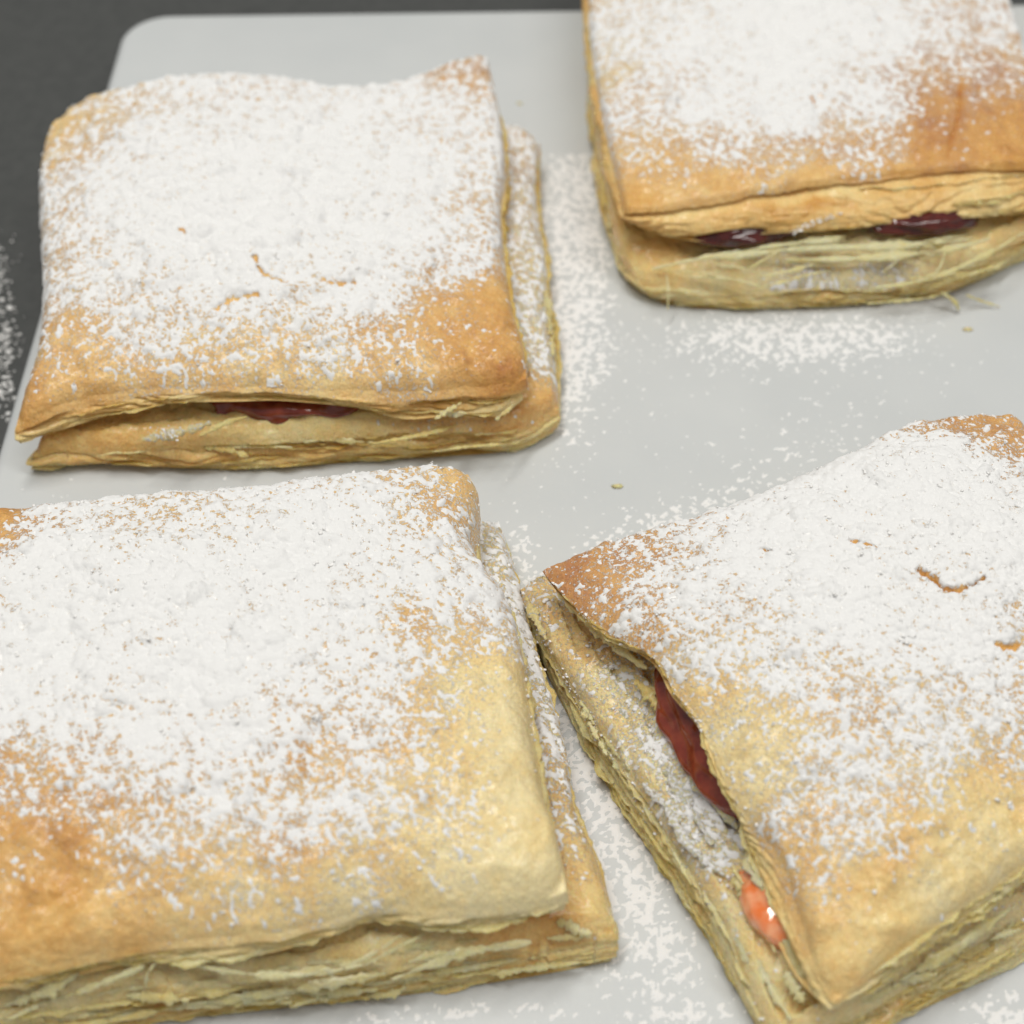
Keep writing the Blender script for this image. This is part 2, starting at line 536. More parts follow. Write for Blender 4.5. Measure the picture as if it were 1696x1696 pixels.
    rough_ = 0.35 + 1.1 * np.clip(noise(CX * .5, CY * .5, Z * .8 + seed + 3) + .3, 0, 1)
    pocket = sstep(.12, .55, noise(CX * .45, CY * .45, Z * 2.4 + seed + 60))
    disp = bulge * np.sin(np.pi * t) + (lay_amp * off * rough_ * 1.2 + 0.028 * fine + 0.012 * noise(CX * 9, CY * 9, Z * 9)) * envt2 - 0.055 * gr * envt2 * rough_ - 0.13 * pocket * envt2
    if groove is not None:
        gt, gd, gw = groove
        gtt = gt + 0.05 * noise(cx * 0.5, cyy * 0.5, seed + 70)[:, None]
        disp = disp - gd * np.exp(-((t - gtt) / gw) ** 2)
    P = P + nrm[:, None] * disp[..., None]
    P[..., 2] += 0.02 * noise(CX * 1.2, CY * 1.2, Z * 3) * envt2 * (t < 1)
    sb = side_brown + 0.22 * noise(CX * 0.4, CY * 0.4, seed + 90) + 0.20 * noise(fl * 3.3, CX * .3, CY * .3) + 0.22 * pocket + 0.12 * np.clip(disp / 0.1, -1, 1)
    tb = sstep(skin, skin + 0.3, t)
    bu = loop_of(br[..., None])[:, 0]
    sb = bu[:, None] * (1 - tb) + sb * tb
    ds = dust_side * (0.6 + noise(CX * .5, CY * .5, 4))
    du = loop_of(D[..., None])[:, 0]
    sdust = du[:, None] * (1 - tb) + ds * tb
    buf.add(P.reshape(-1, 3), grid_faces(nl, rows, flip=True, wrap=True), brown=np.clip(sb, 0, 1), dust=np.clip(sdust, 0, 1))
    if under:
        nu2, nv2 = max(20, nu // 6), max(20, nv // 6)
        H = coons(four(low, nu2, nv2), nu2, nv2)
        uu = np.linspace(0, 1, nu2)[:, None]; vv = np.linspace(0, 1, nv2)[None]
        H[..., 2] += (0.3 * pillow + 0.2) * (1 - (2 * uu - 1) ** 4) * (1 - (2 * vv - 1) ** 4) * (1 if 'top' in name else 0)
        buf.add(H.reshape(-1, 3), grid_faces(nu2, nv2), brown=0.3, dust=0)
    ob = link(name, buf, material or M_CRUST, parent, org)
    return dict(G=G, D=D, U=U, P=P, n=nrm, cx=cx, cy=cyy, nl=nl, step=step, ob=ob, ck=ck)


def coat(buf, sl, seed):
    G, D = sl['G'], sl['D']; nu, nv = D.shape
    X, Y = G[..., 0], G[..., 1]
    n1 = fbm(X * 2.0, Y * 2.0, seed, 3)
    n2 = fbm(X * 6.5, Y * 6.5, seed + 4, 2, .7)
    n3 = noise(X * 15.0, Y * 15.0, seed + 8)
    mm = (D - 0.66) * 1.55 + (0.18 * n1 + 0.58 * n2 + 0.52 * n3) * (1.15 - 0.42 * np.clip(D, 0, 1))
    hgt = 0.030 * np.tanh(mm * 2.4) + np.clip(D, 0, 1) * (0.010 * n3 + 0.012 * n2)
    up = (mm > 0)
    need = up[:-1, :-1] | up[1:, :-1] | up[:-1, 1:] | up[1:, 1:]
    du = np.gradient(G, axis=0); dv = np.gradient(G, axis=1)
    nn = np.cross(dv, du); nn /= np.linalg.norm(nn, axis=2)[..., None] + 1e-9
    nn *= np.sign(nn[..., 2:3] + 1e-9)
    V = (G + nn * hgt[..., None]).reshape(-1, 3)
    F = grid_faces(nu, nv, flip=True).reshape(nu - 1, nv - 1, 4)[need]
    used = np.unique(F); mp = np.full(nu * nv, -1); mp[used] = np.arange(len(used))
    buf.add(V[used], mp[F])
    return G, D, mm, hgt, nn, nu, nv


def sugar_on(parent, org, sl, seed, n_grain, rim=None, extra=(), also=()):
    """powdered sugar: a fluffy coat over the top crust and loose clumps"""
    buf = Buf()
    for sl2 in also: coat(buf, sl2, seed + 2)
    G, D, mm, hgt, nn, nu, nv = coat(buf, sl, seed)
    # clumps
    w = np.clip(D, 0, 1) * (0.25 + 1.0 * np.exp(-((mm + 0.05) / 0.35) ** 2)) * (D > 0.012) + 0.05 * np.clip(D, 0, 1)
    pr = w.ravel(); pr = pr / pr.sum()
    idx = RNG.choice(nu * nv, n_grain, p=pr)
    base = G.reshape(-1, 3)[idx] + nn.reshape(-1, 3)[idx] * (np.maximum(0, hgt.ravel()[idx]) * 0.8 - 0.003)[:, None]
    base = base + RNG.normal(size=base.shape) * np.array([.02, .02, 0.0])
    S = np.clip(RNG.lognormal(math.log(0.017), 0.45, n_grain), 0.008, 0.045)
    nb = n_grain // 3
    P1, S1 = clusters(base[:nb], S[:nb] * 1.0, 3)
    grains(buf, P1, S1); grains(buf, base[nb:], S[nb:] * 0.85)
    for (P, S) in extra: grains(buf, P, S)
    return link('powdered_sugar', buf, (M_SUGAR, M_GRAIN), parent, org, kind='stuff')


def grains_on_face(sl, n, fn, size=0.02):
    """loose sugar on a grid face where fn(X, Y) gives the density"""
    G = sl['G']; w = np.clip(fn(G[..., 0], G[..., 1]), 0, 1).ravel()
    idx = RNG.choice(len(w), n, p=w / w.sum())
    P = G.reshape(-1, 3)[idx] + RNG.normal(size=(n, 3)) * np.array([.02, .02, .004])
    S = np.clip(RNG.lognormal(math.log(size), 0.4, n), 0.008, 0.05)
    return clusters(P, S, 2)


def grains_on_band(sl, n, t0, t1, i0, i1, size=0.018):
    P = sl['P']; nl, nt_ = P.shape[:2]
    i = (RNG.uniform(i0, i1, n) * nl).astype(int) % nl
    j = (RNG.uniform(t0, t1, n) * (nt_ - 1)).astype(int)
    Q = P[i, j] + RNG.normal(size=(n, 3)) * 0.01
    return Q, np.clip(RNG.lognormal(math.log(size), 0.4, n), 0.007, 0.04)


def near(sl, px, py, z):
    """fraction of the way round the rim closest to a point"""
    q = place(px, py, z)
    return int(np.argmin(((sl['U'] - q) ** 2).sum(1))) / sl['nl']


def ribbon(parent, org, sl, f0, f1, t0, seed, out=0.16, brown=0.2, curl=0.05, tw=0.10, jag=0.07, drop=0.0, dust=0.0, base=-0.02):
    """one thin sheet of baked dough standing proud of the side"""
    nl = sl['nl']; P = sl['P']; nt_ = P.shape[1]
    if f1 < f0: f1 += 1
    stp = max(1, int(0.045 / sl['step']))
    ii = np.arange(int(f0 * nl), int(f1 * nl), stp)
    if len(ii) < 8: return
    q = ii % nl; x = ii * sl['step']
    tt = np.clip(t0 + tw * noise(x * 0.35, seed * 3.1) + 0.3 * tw * noise(x * 1.5, seed * 1.7), 0.02, 0.98)
    j = tt * (nt_ - 1); j0 = np.floor(j).astype(int); jf = (j - j0)[:, None]
    b = P[q, j0] * (1 - jf) + P[q, np.minimum(j0 + 1, nt_ - 1)] * jf
    k = 25
    ker = np.hanning(k + 2)[1:-1]; ker /= ker.sum()
    for c in range(3):
        pad = np.pad(b[:, c], k // 2, mode='edge'); b[:, c] = np.convolve(pad, ker, 'valid')
    n = sl['n'][q]
    e = np.linspace(0, 1, len(ii)); endt = np.clip(np.minimum(e, 1 - e) * 7, 0, 1) ** 0.6
    w = out * (0.65 + 0.75 * noise(x * 0.7, seed * 7.7)) + jag * noise(x * 2.6, seed) + 0.5 * jag * noise(x * 8, seed + 2)
    w = np.clip(w, 0.01, None) * endt
    K = 6
    kk = np.linspace(0, 1, K)[None, :, None]
    inner = -0.16
    off = inner + (w[:, None, None] + base - inner) * kk
    V = b[:, None] + n[:, None] * off
    wave = 0.035 * noise(x[:, None] * 1.5, np.linspace(0, 1, K)[None] * 2, seed) + curl * (kk[..., 0] ** 2) * (0.6 + noise(x * 0.6, seed + 11))[:, None] - drop * kk[..., 0] ** 2 * w[:, None]
    V[..., 2] += wave
    th = 0.016 * (1 - 0.5 * kk[..., 0]) + 0.003
    Vb = V.copy(); Vb[..., 2] -= th
    V2 = np.concatenate([V, Vb[:, ::-1]], 1)          # closed strip section
    br = np.clip(brown + 0.18 * noise(x[:, None] * .6, 0, seed) + 0.22 * np.concatenate([kk[0, :, 0], kk[0, ::-1, 0]])[None] ** 2, 0, 1)
    V2 = np.concatenate([V2, V2[:, :1]], 1)
    br = np.concatenate([br, br[:, :1]], 1)
    bf = Buf(); bf.add(V2.reshape(-1, 3), grid_faces(len(ii), 2 * K + 1, flip=True), brown=br, dust=np.full(br.shape, dust))
    link('flaky_layer', bf, M_LAYER, parent, org)


def strand(parent, org, pts, w, seed, brown=0.12, name='pastry_flake', tilt=0.6, dust=0.0):
    """a torn shred of dough along a traced line"""
    C = curve([pt(p) for p in pts], max(14, int(len(pts) * 10)))
    n = len(C)
    T = np.gradient(C, axis=0); T /= np.linalg.norm(T, axis=1)[:, None]
    side = np.cross(T, np.array([0, -tilt, 1.0])); side /= np.linalg.norm(side, axis=1)[:, None]
    nor = np.cross(side, T)
    e = np.linspace(0, 1, n); x = e * n * 0.1
    w = w * (0.62 if w < .12 else .8)
    ww = w * (np.sin(np.pi * np.clip(e * .94 + .03, 0, 1)) ** 0.5) * np.clip(0.8 + 0.9 * noise(x * 1.3, seed) + 0.8 * noise(x * 5, seed + 1), .12, 2)
    K = 5; kk = np.linspace(-1, 1, K)[None, :, None]
    V = C[:, None] + side[:, None] * kk * ww[:, None, None] + nor[:, None] * (0.25 * w * (1 - kk ** 2) + 0.15 * w * noise(x * 3, seed + 3)[:, None, None] * kk)
    Vb = V - nor[:, None] * 0.016
    V2 = np.concatenate([V, Vb[:, ::-1], V[:, :1]], 1)
    bf = Buf(); bf.add(V2.reshape(-1, 3), grid_faces(n, 2 * K + 1), brown=np.clip(brown + 0.15 * noise(V2[..., 0] * 2, V2[..., 1] * 2, seed), 0, 1),
                       dust=np.full(V2.shape[:2], dust))
    link(name, bf, M_LAYER, parent, org)


def shreds(parent, org, line, n, w, seed, dy=12, dz=.12, brown=.08, dust=0.0, ln=(.08, .25), tilt=12):
    rg = np.random.default_rng(seed)
    L = np.array(line, float)
    n = int(n * .5 + .5); w = w * 1.5
    for k in range(n):
        a = rg.uniform(0, .92); b = min(1, a + rg.uniform(*ln))
        oy = rg.normal() * dy; oz = rg.normal() * dz; sl_ = rg.normal() * tilt
        pts = []
        for i, f in enumerate(np.linspace(a, b, 4)):
            q = [np.interp(f * (len(L) - 1), np.arange(len(L)), L[:, c]) for c in range(3)]
            pts.append((q[0], q[1] + oy + sl_ * (i / 3 - .5) + rg.normal() * 1.5, max(.03, q[2] + oz)))
        strand(parent, org, pts, w * rg.uniform(.5, 1.5), seed * 100 + k, brown=brown + rg.uniform(-.06, .18), dust=dust, tilt=rg.uniform(.1, 1.5))


def blob(parent, org, c, r, rot, material, seed, name='filling', lump=0.18, n=60):
    th = np.linspace(0, math.pi, n // 2)[:, None]; ph = np.linspace(0, 2 * math.pi, n)[None]
    x, y, z = np.sin(th) * np.cos(ph), np.sin(th) * np.sin(ph), np.cos(th) + 0 * ph
    d = 1 + lump * (noise(x * 1.6, y * 1.6, z * 1.6 + seed) + 0.6 * noise(x * 4, y * 4, z * 4 + seed))
    x, y, z = x * d * r[0], y * d * r[1], z * d * r[2]
    ca, sa = math.cos(rot), math.sin(rot)
    V = np.stack([x * ca - y * sa + c[0], x * sa + y * ca + c[1], z + c[2]], -1)
    bf = Buf(); bf.add(V.reshape(-1, 3), grid_faces(n // 2, n), brown=0.3)
    return link(name, bf, material, parent, org)


def pastry(px, py, label):
    q = place(px, py, 0)
    e = bpy.data.objects.new('puff_pastry', None); COL.objects.link(e)
    e.location = [c * CM for c in q]; e.empty_display_size = 0.02
    e['label'] = label; e['category'] = 'pastry'; e['group'] = 'sugar dusted puff pastries on the white board'
    return e, q


# ================================================================== pastry at the back left
e, org = pastry(470, 520, 'square puff pastry beside the dark counter, upper sheet curled up at its far right corner')
up = [(75, 232, 1.7), [(125, 183, 1.8), (210, 152, 2.0), (330, 132, 2.1), (450, 132, 2.1), (560, 152, 1.95), (660, 142, 2.0), (740, 110, 2.15)],
      (806, 90, 2.3), [(818, 140, 2.2), (829, 200, 2.1), (834, 270, 2.0), (826, 340, 1.95), (832, 420, 1.95), (845, 500, 1.95), (866, 570, 1.9)],
      (872, 622, 1.8), [(60, 690, 1.45), (110, 664, 1.6), (200, 646, 1.7), (300, 640, 1.8), (420, 640, 1.9), (550, 645, 1.85), (680, 645, 1.8), (800, 636, 1.8), (850, 630, 1.8)],
      (26, 706, 1.25), [(66, 300, 1.7), (68, 400, 1.7), (72, 490, 1.7), (62, 580, 1.6), (38, 660, 1.4)]]
low = [(88, 245, 1.6, 0.9), [(210, 170, 1.9, 0.9), (330, 145, 2.0, 0.9), (560, 165, 1.9, 0.9), (700, 150, 1.9, 1.0)],
       (800, 130, 1.9, 1.2), [(822, 200, 2.0, 1.1), (836, 280, 2.0, 1.05), (830, 350, 1.95, 1.05), (838, 430, 1.95, 1.05), (850, 520, 1.95, 1.05)],
       (862, 668, 1.1), [(100, 712, 1.05), (200, 684, 1.2), (290, 668, 1.45), (396, 665, 1.6), (470, 664, 1.6), (594, 676, 1.45), (668, 694, 1.2), (740, 690, 1.2), (820, 690, 1.1)],
       (38, 732, 0.95), [(78, 300, 1.6, 0.9), (80, 400, 1.6, 0.9), (84, 490, 1.6, 0.9), (74, 600, 1.4, 0.9)]]
s1 = [(450, 350, 1), (250, 250, .8), (150, 230, .5), (100, 350, .6), (100, 450, .6), (100, 560, .35), (60, 680, 0), (150, 640, .12), (250, 560, .7),
      (250, 620, .35), (400, 600, .5), (400, 640, .05), (550, 590, .6), (560, 640, .03), (650, 600, .4), (750, 540, .25), (830, 500, .1), (800, 580, .12),
      (850, 620, 0), (750, 440, .7), (800, 350, .6), (780, 250, .7), (700, 200, .75), (780, 130, .5), (600, 180, .8), (450, 150, .7), (300, 150, .75),
      (100, 205, .25), (160, 185, .45), (220, 165, .6), (650, 400, .95), (600, 500, .88), (400, 500, .88), (400, 420, 1), (300, 400, 1), (500, 260, .95), (180, 480, .75), (200, 340, .9), (30, 710, 0), (690, 300, .9)]
b1 = [(60, 680, .7), (30, 700, .7), (150, 620, .5), (300, 640, .42), (500, 640, .35), (700, 630, .5), (800, 540, .7), (860, 600, .75), (850, 560, .7), (820, 480, .6),
      (700, 500, .6), (450, 400, .5), (100, 300, .5), (130, 190, .4), (450, 140, .6), (800, 110, .7), (830, 300, .5), (750, 350, .55)]
top = slab('top_crust', e, org, up, low, 0.040, 34, 1.0, 0.42, b1, 2.2, s1, wrinkle=0.05, wr_dir=(0.15, 0.05), rr=.34, skin=.25, side_brown=0.22, layers=7, lay_amp=0.05,
           cracks=[dict(pts=[(362, 532), (385, 520), (428, 516)], w=.06, d=.05, b=.05), dict(pts=[(428, 462), (440, 485), (475, 498)], w=.045, d=.05, b=.05),
                   dict(pts=[(538, 490), (560, 494), (592, 488)], w=.04, d=.05, b=.05), dict(pts=[(303, 408), (312, 415)], w=.04, d=.05), dict(pts=[(562, 408), (568, 410)], w=.04, d=.05)])
bup = [(100, 250, 1.7, .85), [(300, 160, 2, .85), (600, 180, 2, .85), (820, 204, .95)],
       (893, 224, .95), [(886, 300, .95), (899, 400, .9), (910, 500, .9), (920, 600, .85)],
       (926, 664, .8), [(110, 732, .75), (200, 735, .8), (334, 722, .9), (450, 716, 1.0), (600, 706, 1.0), (720, 704, .95), (850, 694, .9)],
       (50, 742, .7), [(84, 400, 1.7, .85), (84, 600, 1.6, .8)]]
blow = [(105, 255, 1.7, 0.02), [(300, 165, 2, .02), (600, 185, 2, .02), (800, 215, .9, .02)],
        (885, 234, .95, .02), [(880, 300, .95, .02), (892, 400, .9, .02), (904, 500, .9, .02), (914, 600, .9, .02)],
        (908, 722, .02), [(110, 772, .02), (180, 766, .02), (300, 776, .02), (450, 776, .02), (600, 764, .02), (750, 755, .02), (850, 746, .02)],
        (60, 776, .02), [(90, 400, 1.7, .02), (90, 600, 1.6, .02)]]
bot = slab('bottom_crust', e, org, bup, blow, 0.046, 32, 2.0, 0.12, [(890, 240, .5), (880, 400, .3), (915, 550, .2), (925, 680, .55), (500, 720, .2), (60, 750, .45)], .9,
           [(880, 240, .6), (880, 400, .6), (905, 520, .6), (910, 600, .55), (900, 670, .1), (500, 720, 0.0), (860, 450, .5), (200, 700, 0)],
           side_brown=0.27, layers=8, bulge=.12, lay_amp=.08, material=M_LAYER, face_strata=0.10, wrinkle=.03, edge_p=8)
c = place(480, 690, 1.15)
blob(e, org, c + np.array([0, .76, -.08]), (1.7, .8, .44), 0.0, M_JAMX, 3)
fA, fB = near(top, 868, 630, 1.8), near(top, 40, 700, 1.3)
for k, (a, b, t, o_, br) in enumerate([(0.02, .35, .9, .12, .2), (.3, .62, .95, .10, .2), (.1, .5, .45, .07, .3), (.62, .98, .85, .14, .3), (.7, .97, .55, .10, .35), (0.0, .2, .55, .10, .3)]):
    ribbon(e, org, top, fA + (fB - fA) * a, fA + (fB - fA) * b, t, 10 + k, out=o_, brown=br)
gA, gB = near(bot, 924, 680, .8), near(bot, 55, 745, .7)
for k in range(7):
    a = RNG.uniform(0, .5); b = a + RNG.uniform(.25, .5)
    ribbon(e, org, bot, gA + (gB - gA) * a, gA + (gB - gA) * min(b, .99), .08 + .13 * k, 20 + k, out=.10, brown=.2 + .05 * (k % 3))
hA, hB = near(bot, 893, 230, .9), near(bot, 922, 620, .9)
for k in range(3):
    ribbon(e, org, bot, hA + .01, hB, .1 + .25 * k, 30 + k, out=.09, brown=.25)
rA, rB = near(top, 818, 150, 2.1), near(top, 868, 600, 1.9)
for k in range(4):
    ribbon(e, org, top, rA + .002, rB, .25 + .2 * k, 35 + k, out=.12, brown=.35)
strand(e, org, [(330, 722, 1.05), (375, 700, 1.3), (410, 690, 1.45)], .10, 41, brown=.25)
strand(e, org, [(236, 728, .95), (300, 716, 1.1), (350, 700, 1.25)], .14, 42, brown=.2, dust=.5)
ex_ = [grains_on_face(bot, 600, lambda X, Y: idw([(880, 240, .8), (880, 400, .9), (905, 520, 1), (910, 600, .9), (900, 670, .15), (500, 720, 0.0), (860, 450, .6), (200, 700, 0), (800, 720, .0), (780, 400, 0.3)], X, Y, .9)),
       (lambda q: (np.array([pt((a, b, 1.25)) for a, b in zip(RNG.normal(275, 14, q), RNG.normal(716, 4, q))]), RNG.uniform(.01, .03, q)))(70)]
sugar_on(e, org, top, 3.3, 2600, extra=ex_, also=[bot])

shreds(e, org, [(110, 750, .6), (330, 745, .7), (600, 735, .8), (860, 715, .75)], 16, .05, 3, dy=10, brown=.2)
shreds(e, org, [(640, 685, 1.45), (740, 688, 1.4), (850, 676, 1.4)], 7, .05, 4, dy=4, dz=.05, brown=.1, dust=.3)
shreds(e, org, [(886, 260, .98), (896, 400, .95), (906, 500, .95), (920, 640, .88)], 8, .06, 14, dy=6, dz=.02, brown=.2, dust=.3)

# ================================================================== pastry at the back right
e, org = pastry(1350, 280, 'puff pastry with its front split over dark red jam, straw-like shreds hanging out')
up = [(985, -190, 2.0), [(1150, -225, 2.2), (1400, -230, 2.2)],
      (1640, -190, 2.1), [(1655, -100, 2.1), (1672, 0, 2.1), (1700, 90, 2.1), (1745, 190, 2.1)],
      (1790, 268, 2.05), [(1060, 352, 2.0), (1180, 334, 2.1), (1300, 314, 2.15), (1400, 300, 2.15), (1520, 286, 2.15), (1640, 280, 2.15), (1720, 276, 2.1)],
      (1032, 352, 1.9), [(974, -60, 2.0), (978, 60, 2.0), (992, 160, 2.0), (1008, 240, 2.0), (1022, 300, 1.95)]]
low = [(990, -180, 2, 1.2), [(1200, -215, 2.2, 1.2)], (1640, -180, 2.1, 1.2), [(1672, 10, 2.1, 1.2), (1745, 200, 2.1, 1.2)],
       (1790, 330, 1.4), [(1080, 384, 1.45), (1157, 400, 1.4), (1233, 390, 1.45), (1292, 386, 1.45), (1402, 380, 1.45), (1486, 368, 1.5), (1613, 360, 1.5), (1700, 352, 1.4)],
       (1046, 366, 1.5), [(978, -50, 2, 1.2), (984, 60, 2, 1.2), (998, 160, 2, 1.2), (1014, 250, 2, 1.3)]]
s2 = [(1300, 30, 1), (1300, 120, 1), (1150, 80, .85), (1050, 60, .7), (1000, 120, .5), (1060, 180, .6), (1150, 180, .85), (1300, 200, .95), (1450, 180, .8),
      (1450, 60, .95), (1550, 60, .7), (1620, 40, .6), (1680, 120, .4), (1620, 150, .4), (1560, 190, .25), (1640, 230, .1), (1600, 120, .5), (1050, 240, .45),
      (1100, 270, .35), (1200, 250, .6), (1300, 260, .5), (1400, 240, .5), (1480, 250, .5), (1540, 250, .1), (1060, 315, .02), (1200, 300, .12),
      (1350, 292, .06), (1500, 275, .03), (1690, 200, .1), (1700, -60, .5), (1300, -60, .9), (1000, -50, .4), (1040, 340, 0), (1690, 270, 0)]
b2 = [(1060, 310, .55), (1100, 260, .5), (1000, 100, .3), (1300, 290, .5), (1560, 230, .85), (1600, 200, .85), (1650, 250, .7), (1690, 150, .8), (1660, 60, .7),
      (1300, 200, .65), (1100, 150, .6), (1450, 270, .6), (1200, 240, .6), (1300, 0, .5)]
top = slab('top_crust', e, org, up, low, 0.042, 34, 4.0, 0.35, b2, 2.4, s2, wrinkle=0.045, side_brown=0.36, layers=5, lay_amp=0.03, bulge=.16, groove=(.13, .22, .07), rr=.16,
           cracks=[dict(pts=[(1590, 150), (1585, 200), (1570, 250)], w=.07, d=.04, b=.06), dict(pts=[(1448, 45), (1456, 49)], w=.06, d=.06), dict(pts=[(1340, 172), (1345, 180)], w=.04, d=.05)])
bup = [(1000, -160, 2, 1.1), [(1300, -190, 2.1, 1.1)], (1640, -150, 2.1, 1.1), [(1680, 40, 2.1, 1.1), (1750, 220, 2, 1.1)],
       (1800, 345, 1.0), [(1060, 452, .75), (1130, 468, .7), (1250, 470, .7), (1400, 466, .7), (1520, 456, .75), (1600, 432, .8), (1700, 385, .95)],
       (1022, 400, .85), [(982, -40, 2, 1.1), (976, 130, 1.2), (988, 220, 1.15), (1004, 310, 1.1)]]
blow = [(1000, -150, 2, .02), [(1300, -180, 2.1, .02)], (1640, -150, 2.1, .02), [(1680, 50, 2.1, .02), (1750, 230, 2, .02)],
        (1800, 385, .02), [(1075, 492, .02), (1130, 508, .02), (1250, 512, .02), (1400, 506, .02), (1540, 492, .02), (1620, 466, .02), (1720, 418, .02)],
        (1034, 462, .02), [(988, -40, 2, .02), (985, 180, 1.1, .02), (995, 270, 1.0, .02), (1014, 350, .9, .02)]]
bot = slab('bottom_crust', e, org, bup, blow, 0.048, 30, 5.0, 0.40, [(1030, 430, .35), (1200, 440, .05), (1400, 440, .0), (1600, 430, .1), (1690, 380, .3), (1100, 400, .4)], .9,
           [(1350, 465, .55), (1450, 455, .5), (1100, 450, 0), (1600, 440, .05), (1200, 420, 0), (1400, 410, 0)],
           side_brown=0.12, layers=7, bulge=.08, lay_amp=.08, material=M_LAYER, face_strata=0.10, wrinkle=.04, edge_p=3)
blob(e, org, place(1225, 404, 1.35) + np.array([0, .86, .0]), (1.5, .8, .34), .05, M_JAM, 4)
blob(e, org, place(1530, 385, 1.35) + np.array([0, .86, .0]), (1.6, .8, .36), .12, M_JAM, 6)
fA, fB = near(top, 1780, 270, 2.05), near(top, 1040, 352, 1.9)
for k, (a, b, t, o_, br) in enumerate([(0.0, .5, .22, .05, .35), (.3, .95, .96, .06, .3), (.02, .4, .9, .10, .2), (.05, .3, .6, .10, .2), (.5, .9, .7, .03, .35)]):
    ribbon(e, org, top, fA + (fB - fA) * a, fA + (fB - fA) * b, t, 50 + k, out=o_, brown=br, dust=.3 if k == 0 else 0)
gA, gB = near(bot, 1790, 350, 1.0), near(bot, 1025, 405, .85)
for k in range(7):
    a = RNG.uniform(0, .45); b = a + RNG.uniform(.3, .55)
    ribbon(e, org, bot, gA + (gB - gA) * a, gA + (gB - gA) * min(b, .98), .05 + .14 * k, 60 + k, out=.10, brown=.08 + .05 * (k % 3), curl=.08)
lA, lB = near(bot, 1015, 370, 1.0), near(bot, 978, 130, 1.2)
for k in range(4):
    ribbon(e, org, bot, lA + .004, lB, .1 + .22 * k, 68 + k, out=.08, brown=.2)
lA, lB = near(top, 1022, 310, 1.9), near(top, 975, 0, 2)
for k in range(3):
    ribbon(e, org, top, lA + .004, lB, .3 + .25 * k, 73 + k, out=.06, brown=.25)
for k, (p, w, br) in enumerate([
        ([(1080, 445, .95), (1180, 424, 1.25), (1300, 405, 1.38), (1402, 398, 1.4)], .09, .05),
        ([(1180, 428, 1.25), (1330, 412, 1.3), (1480, 408, 1.3), (1610, 396, 1.3)], .14, .02),
        ([(1230, 455, .95), (1255, 436, 1.2), (1290, 416, 1.35)], .05, .12),
        ([(1140, 458, .9), (1210, 462, .9), (1260, 474, .85)], .08, .08),
        ([(1300, 430, 1.15), (1420, 428, 1.2), (1560, 415, 1.25), (1640, 395, 1.3)], .12, .06),
        ([(1505, 470, .9), (1550, 452, 1.05), (1568, 410, 1.4)], .05, .10),
        ([(1440, 478, .85), (1540, 462, .95), (1640, 418, 1.15), (1700, 382, 1.25)], .10, .14),
        ([(1460, 452, 1.0), (1490, 430, 1.2)], .03, .06),
        ([(1104, 455, .95), (1107, 485, .7), (1106, 514, .35)], .045, .02),
        ([(1435, 503, .35), (1530, 494, .35), (1575, 482, .45)], .06, .12),
        ([(1560, 484, .5), (1582, 500, .3), (1588, 515, .08)], .10, .12),
        ([(1600, 488, .4), (1625, 498, .2), (1656, 508, .06)], .05, .14),
        ([(1400, 392, 1.45), (1330, 400, 1.38), (1270, 412, 1.3)], .10, .03)]):
    strand(e, org, p, w, 80 + k, brown=br)
ex_ = [grains_on_face(bot, 500, lambda X, Y: idw([(1370, 462, 1), (1430, 455, .9), (1480, 450, .8), (1250, 465, 0), (1560, 450, 0), (1400, 420, 0), (1200, 430, 0), (1650, 400, 0), (1100, 440, 0), (1400, 300, 0), (1100, 300, 0), (1600, 300, 0)], X, Y, .9, 5)),
       (lambda q: (np.array([pt((a, b, 1.75)) for a, b in zip(RNG.uniform(1310, 1440, q), RNG.uniform(-5, 5, q)) for b in [385 - (a - 1310) * .42 + b]]), RNG.uniform(.01, .035, q)))(120)]
sugar_on(e, org, top, 8.3, 2200, extra=ex_, also=[bot])

shreds(e, org, [(1080, 440, 1.0), (1250, 432, 1.1), (1450, 428, 1.15), (1640, 400, 1.2)], 26, .04, 5, dy=16, dz=.05, brown=.04, tilt=22)
shreds(e, org, [(1060, 470, .5), (1250, 490, .45), (1450, 485, .5), (1660, 440, .7)], 16, .05, 6, dy=8, brown=.1)
shreds(e, org, [(1080, 372, 1.75), (1300, 352, 1.8), (1500, 335, 1.8), (1690, 325, 1.8)], 9, .05, 7, dy=10, dz=.03, brown=.3, tilt=14)

# ================================================================== pastry at the front left
e, org = pastry(400, 1300, 'wide puff pastry nearest the left, pale right end, no filling showing, thick sugar')
up = [(-330, 905, 2.1), [(-150, 872, 2.2), (0, 852, 2.2), (120, 838, 2.2), (260, 822, 2.25), (420, 814, 2.25), (520, 797, 2.25), (620, 787, 2.3), (700, 776, 2.3)],
      (775, 782, 2.2), [(792, 815, 2.2), (786, 860, 2.2), (778, 895, 2.2), (800, 940, 2.2), (835, 985, 2.2), (862, 1070, 2.2), (875, 1178, 2.2), (896, 1302, 2.2), (926, 1405, 2.1)],
      (938, 1474, 1.9), [(-200, 1640, 1.5), (0, 1610, 1.7), (110, 1590, 1.75), (220, 1566, 1.8), (320, 1552, 1.85), (440, 1545, 1.85), (540, 1522, 1.9), (640, 1500, 1.9), (760, 1504, 1.9), (870, 1494, 1.9)],
      (-380, 1680, 1.5), [(-350, 1100, 2.1), (-370, 1400, 1.9)]]
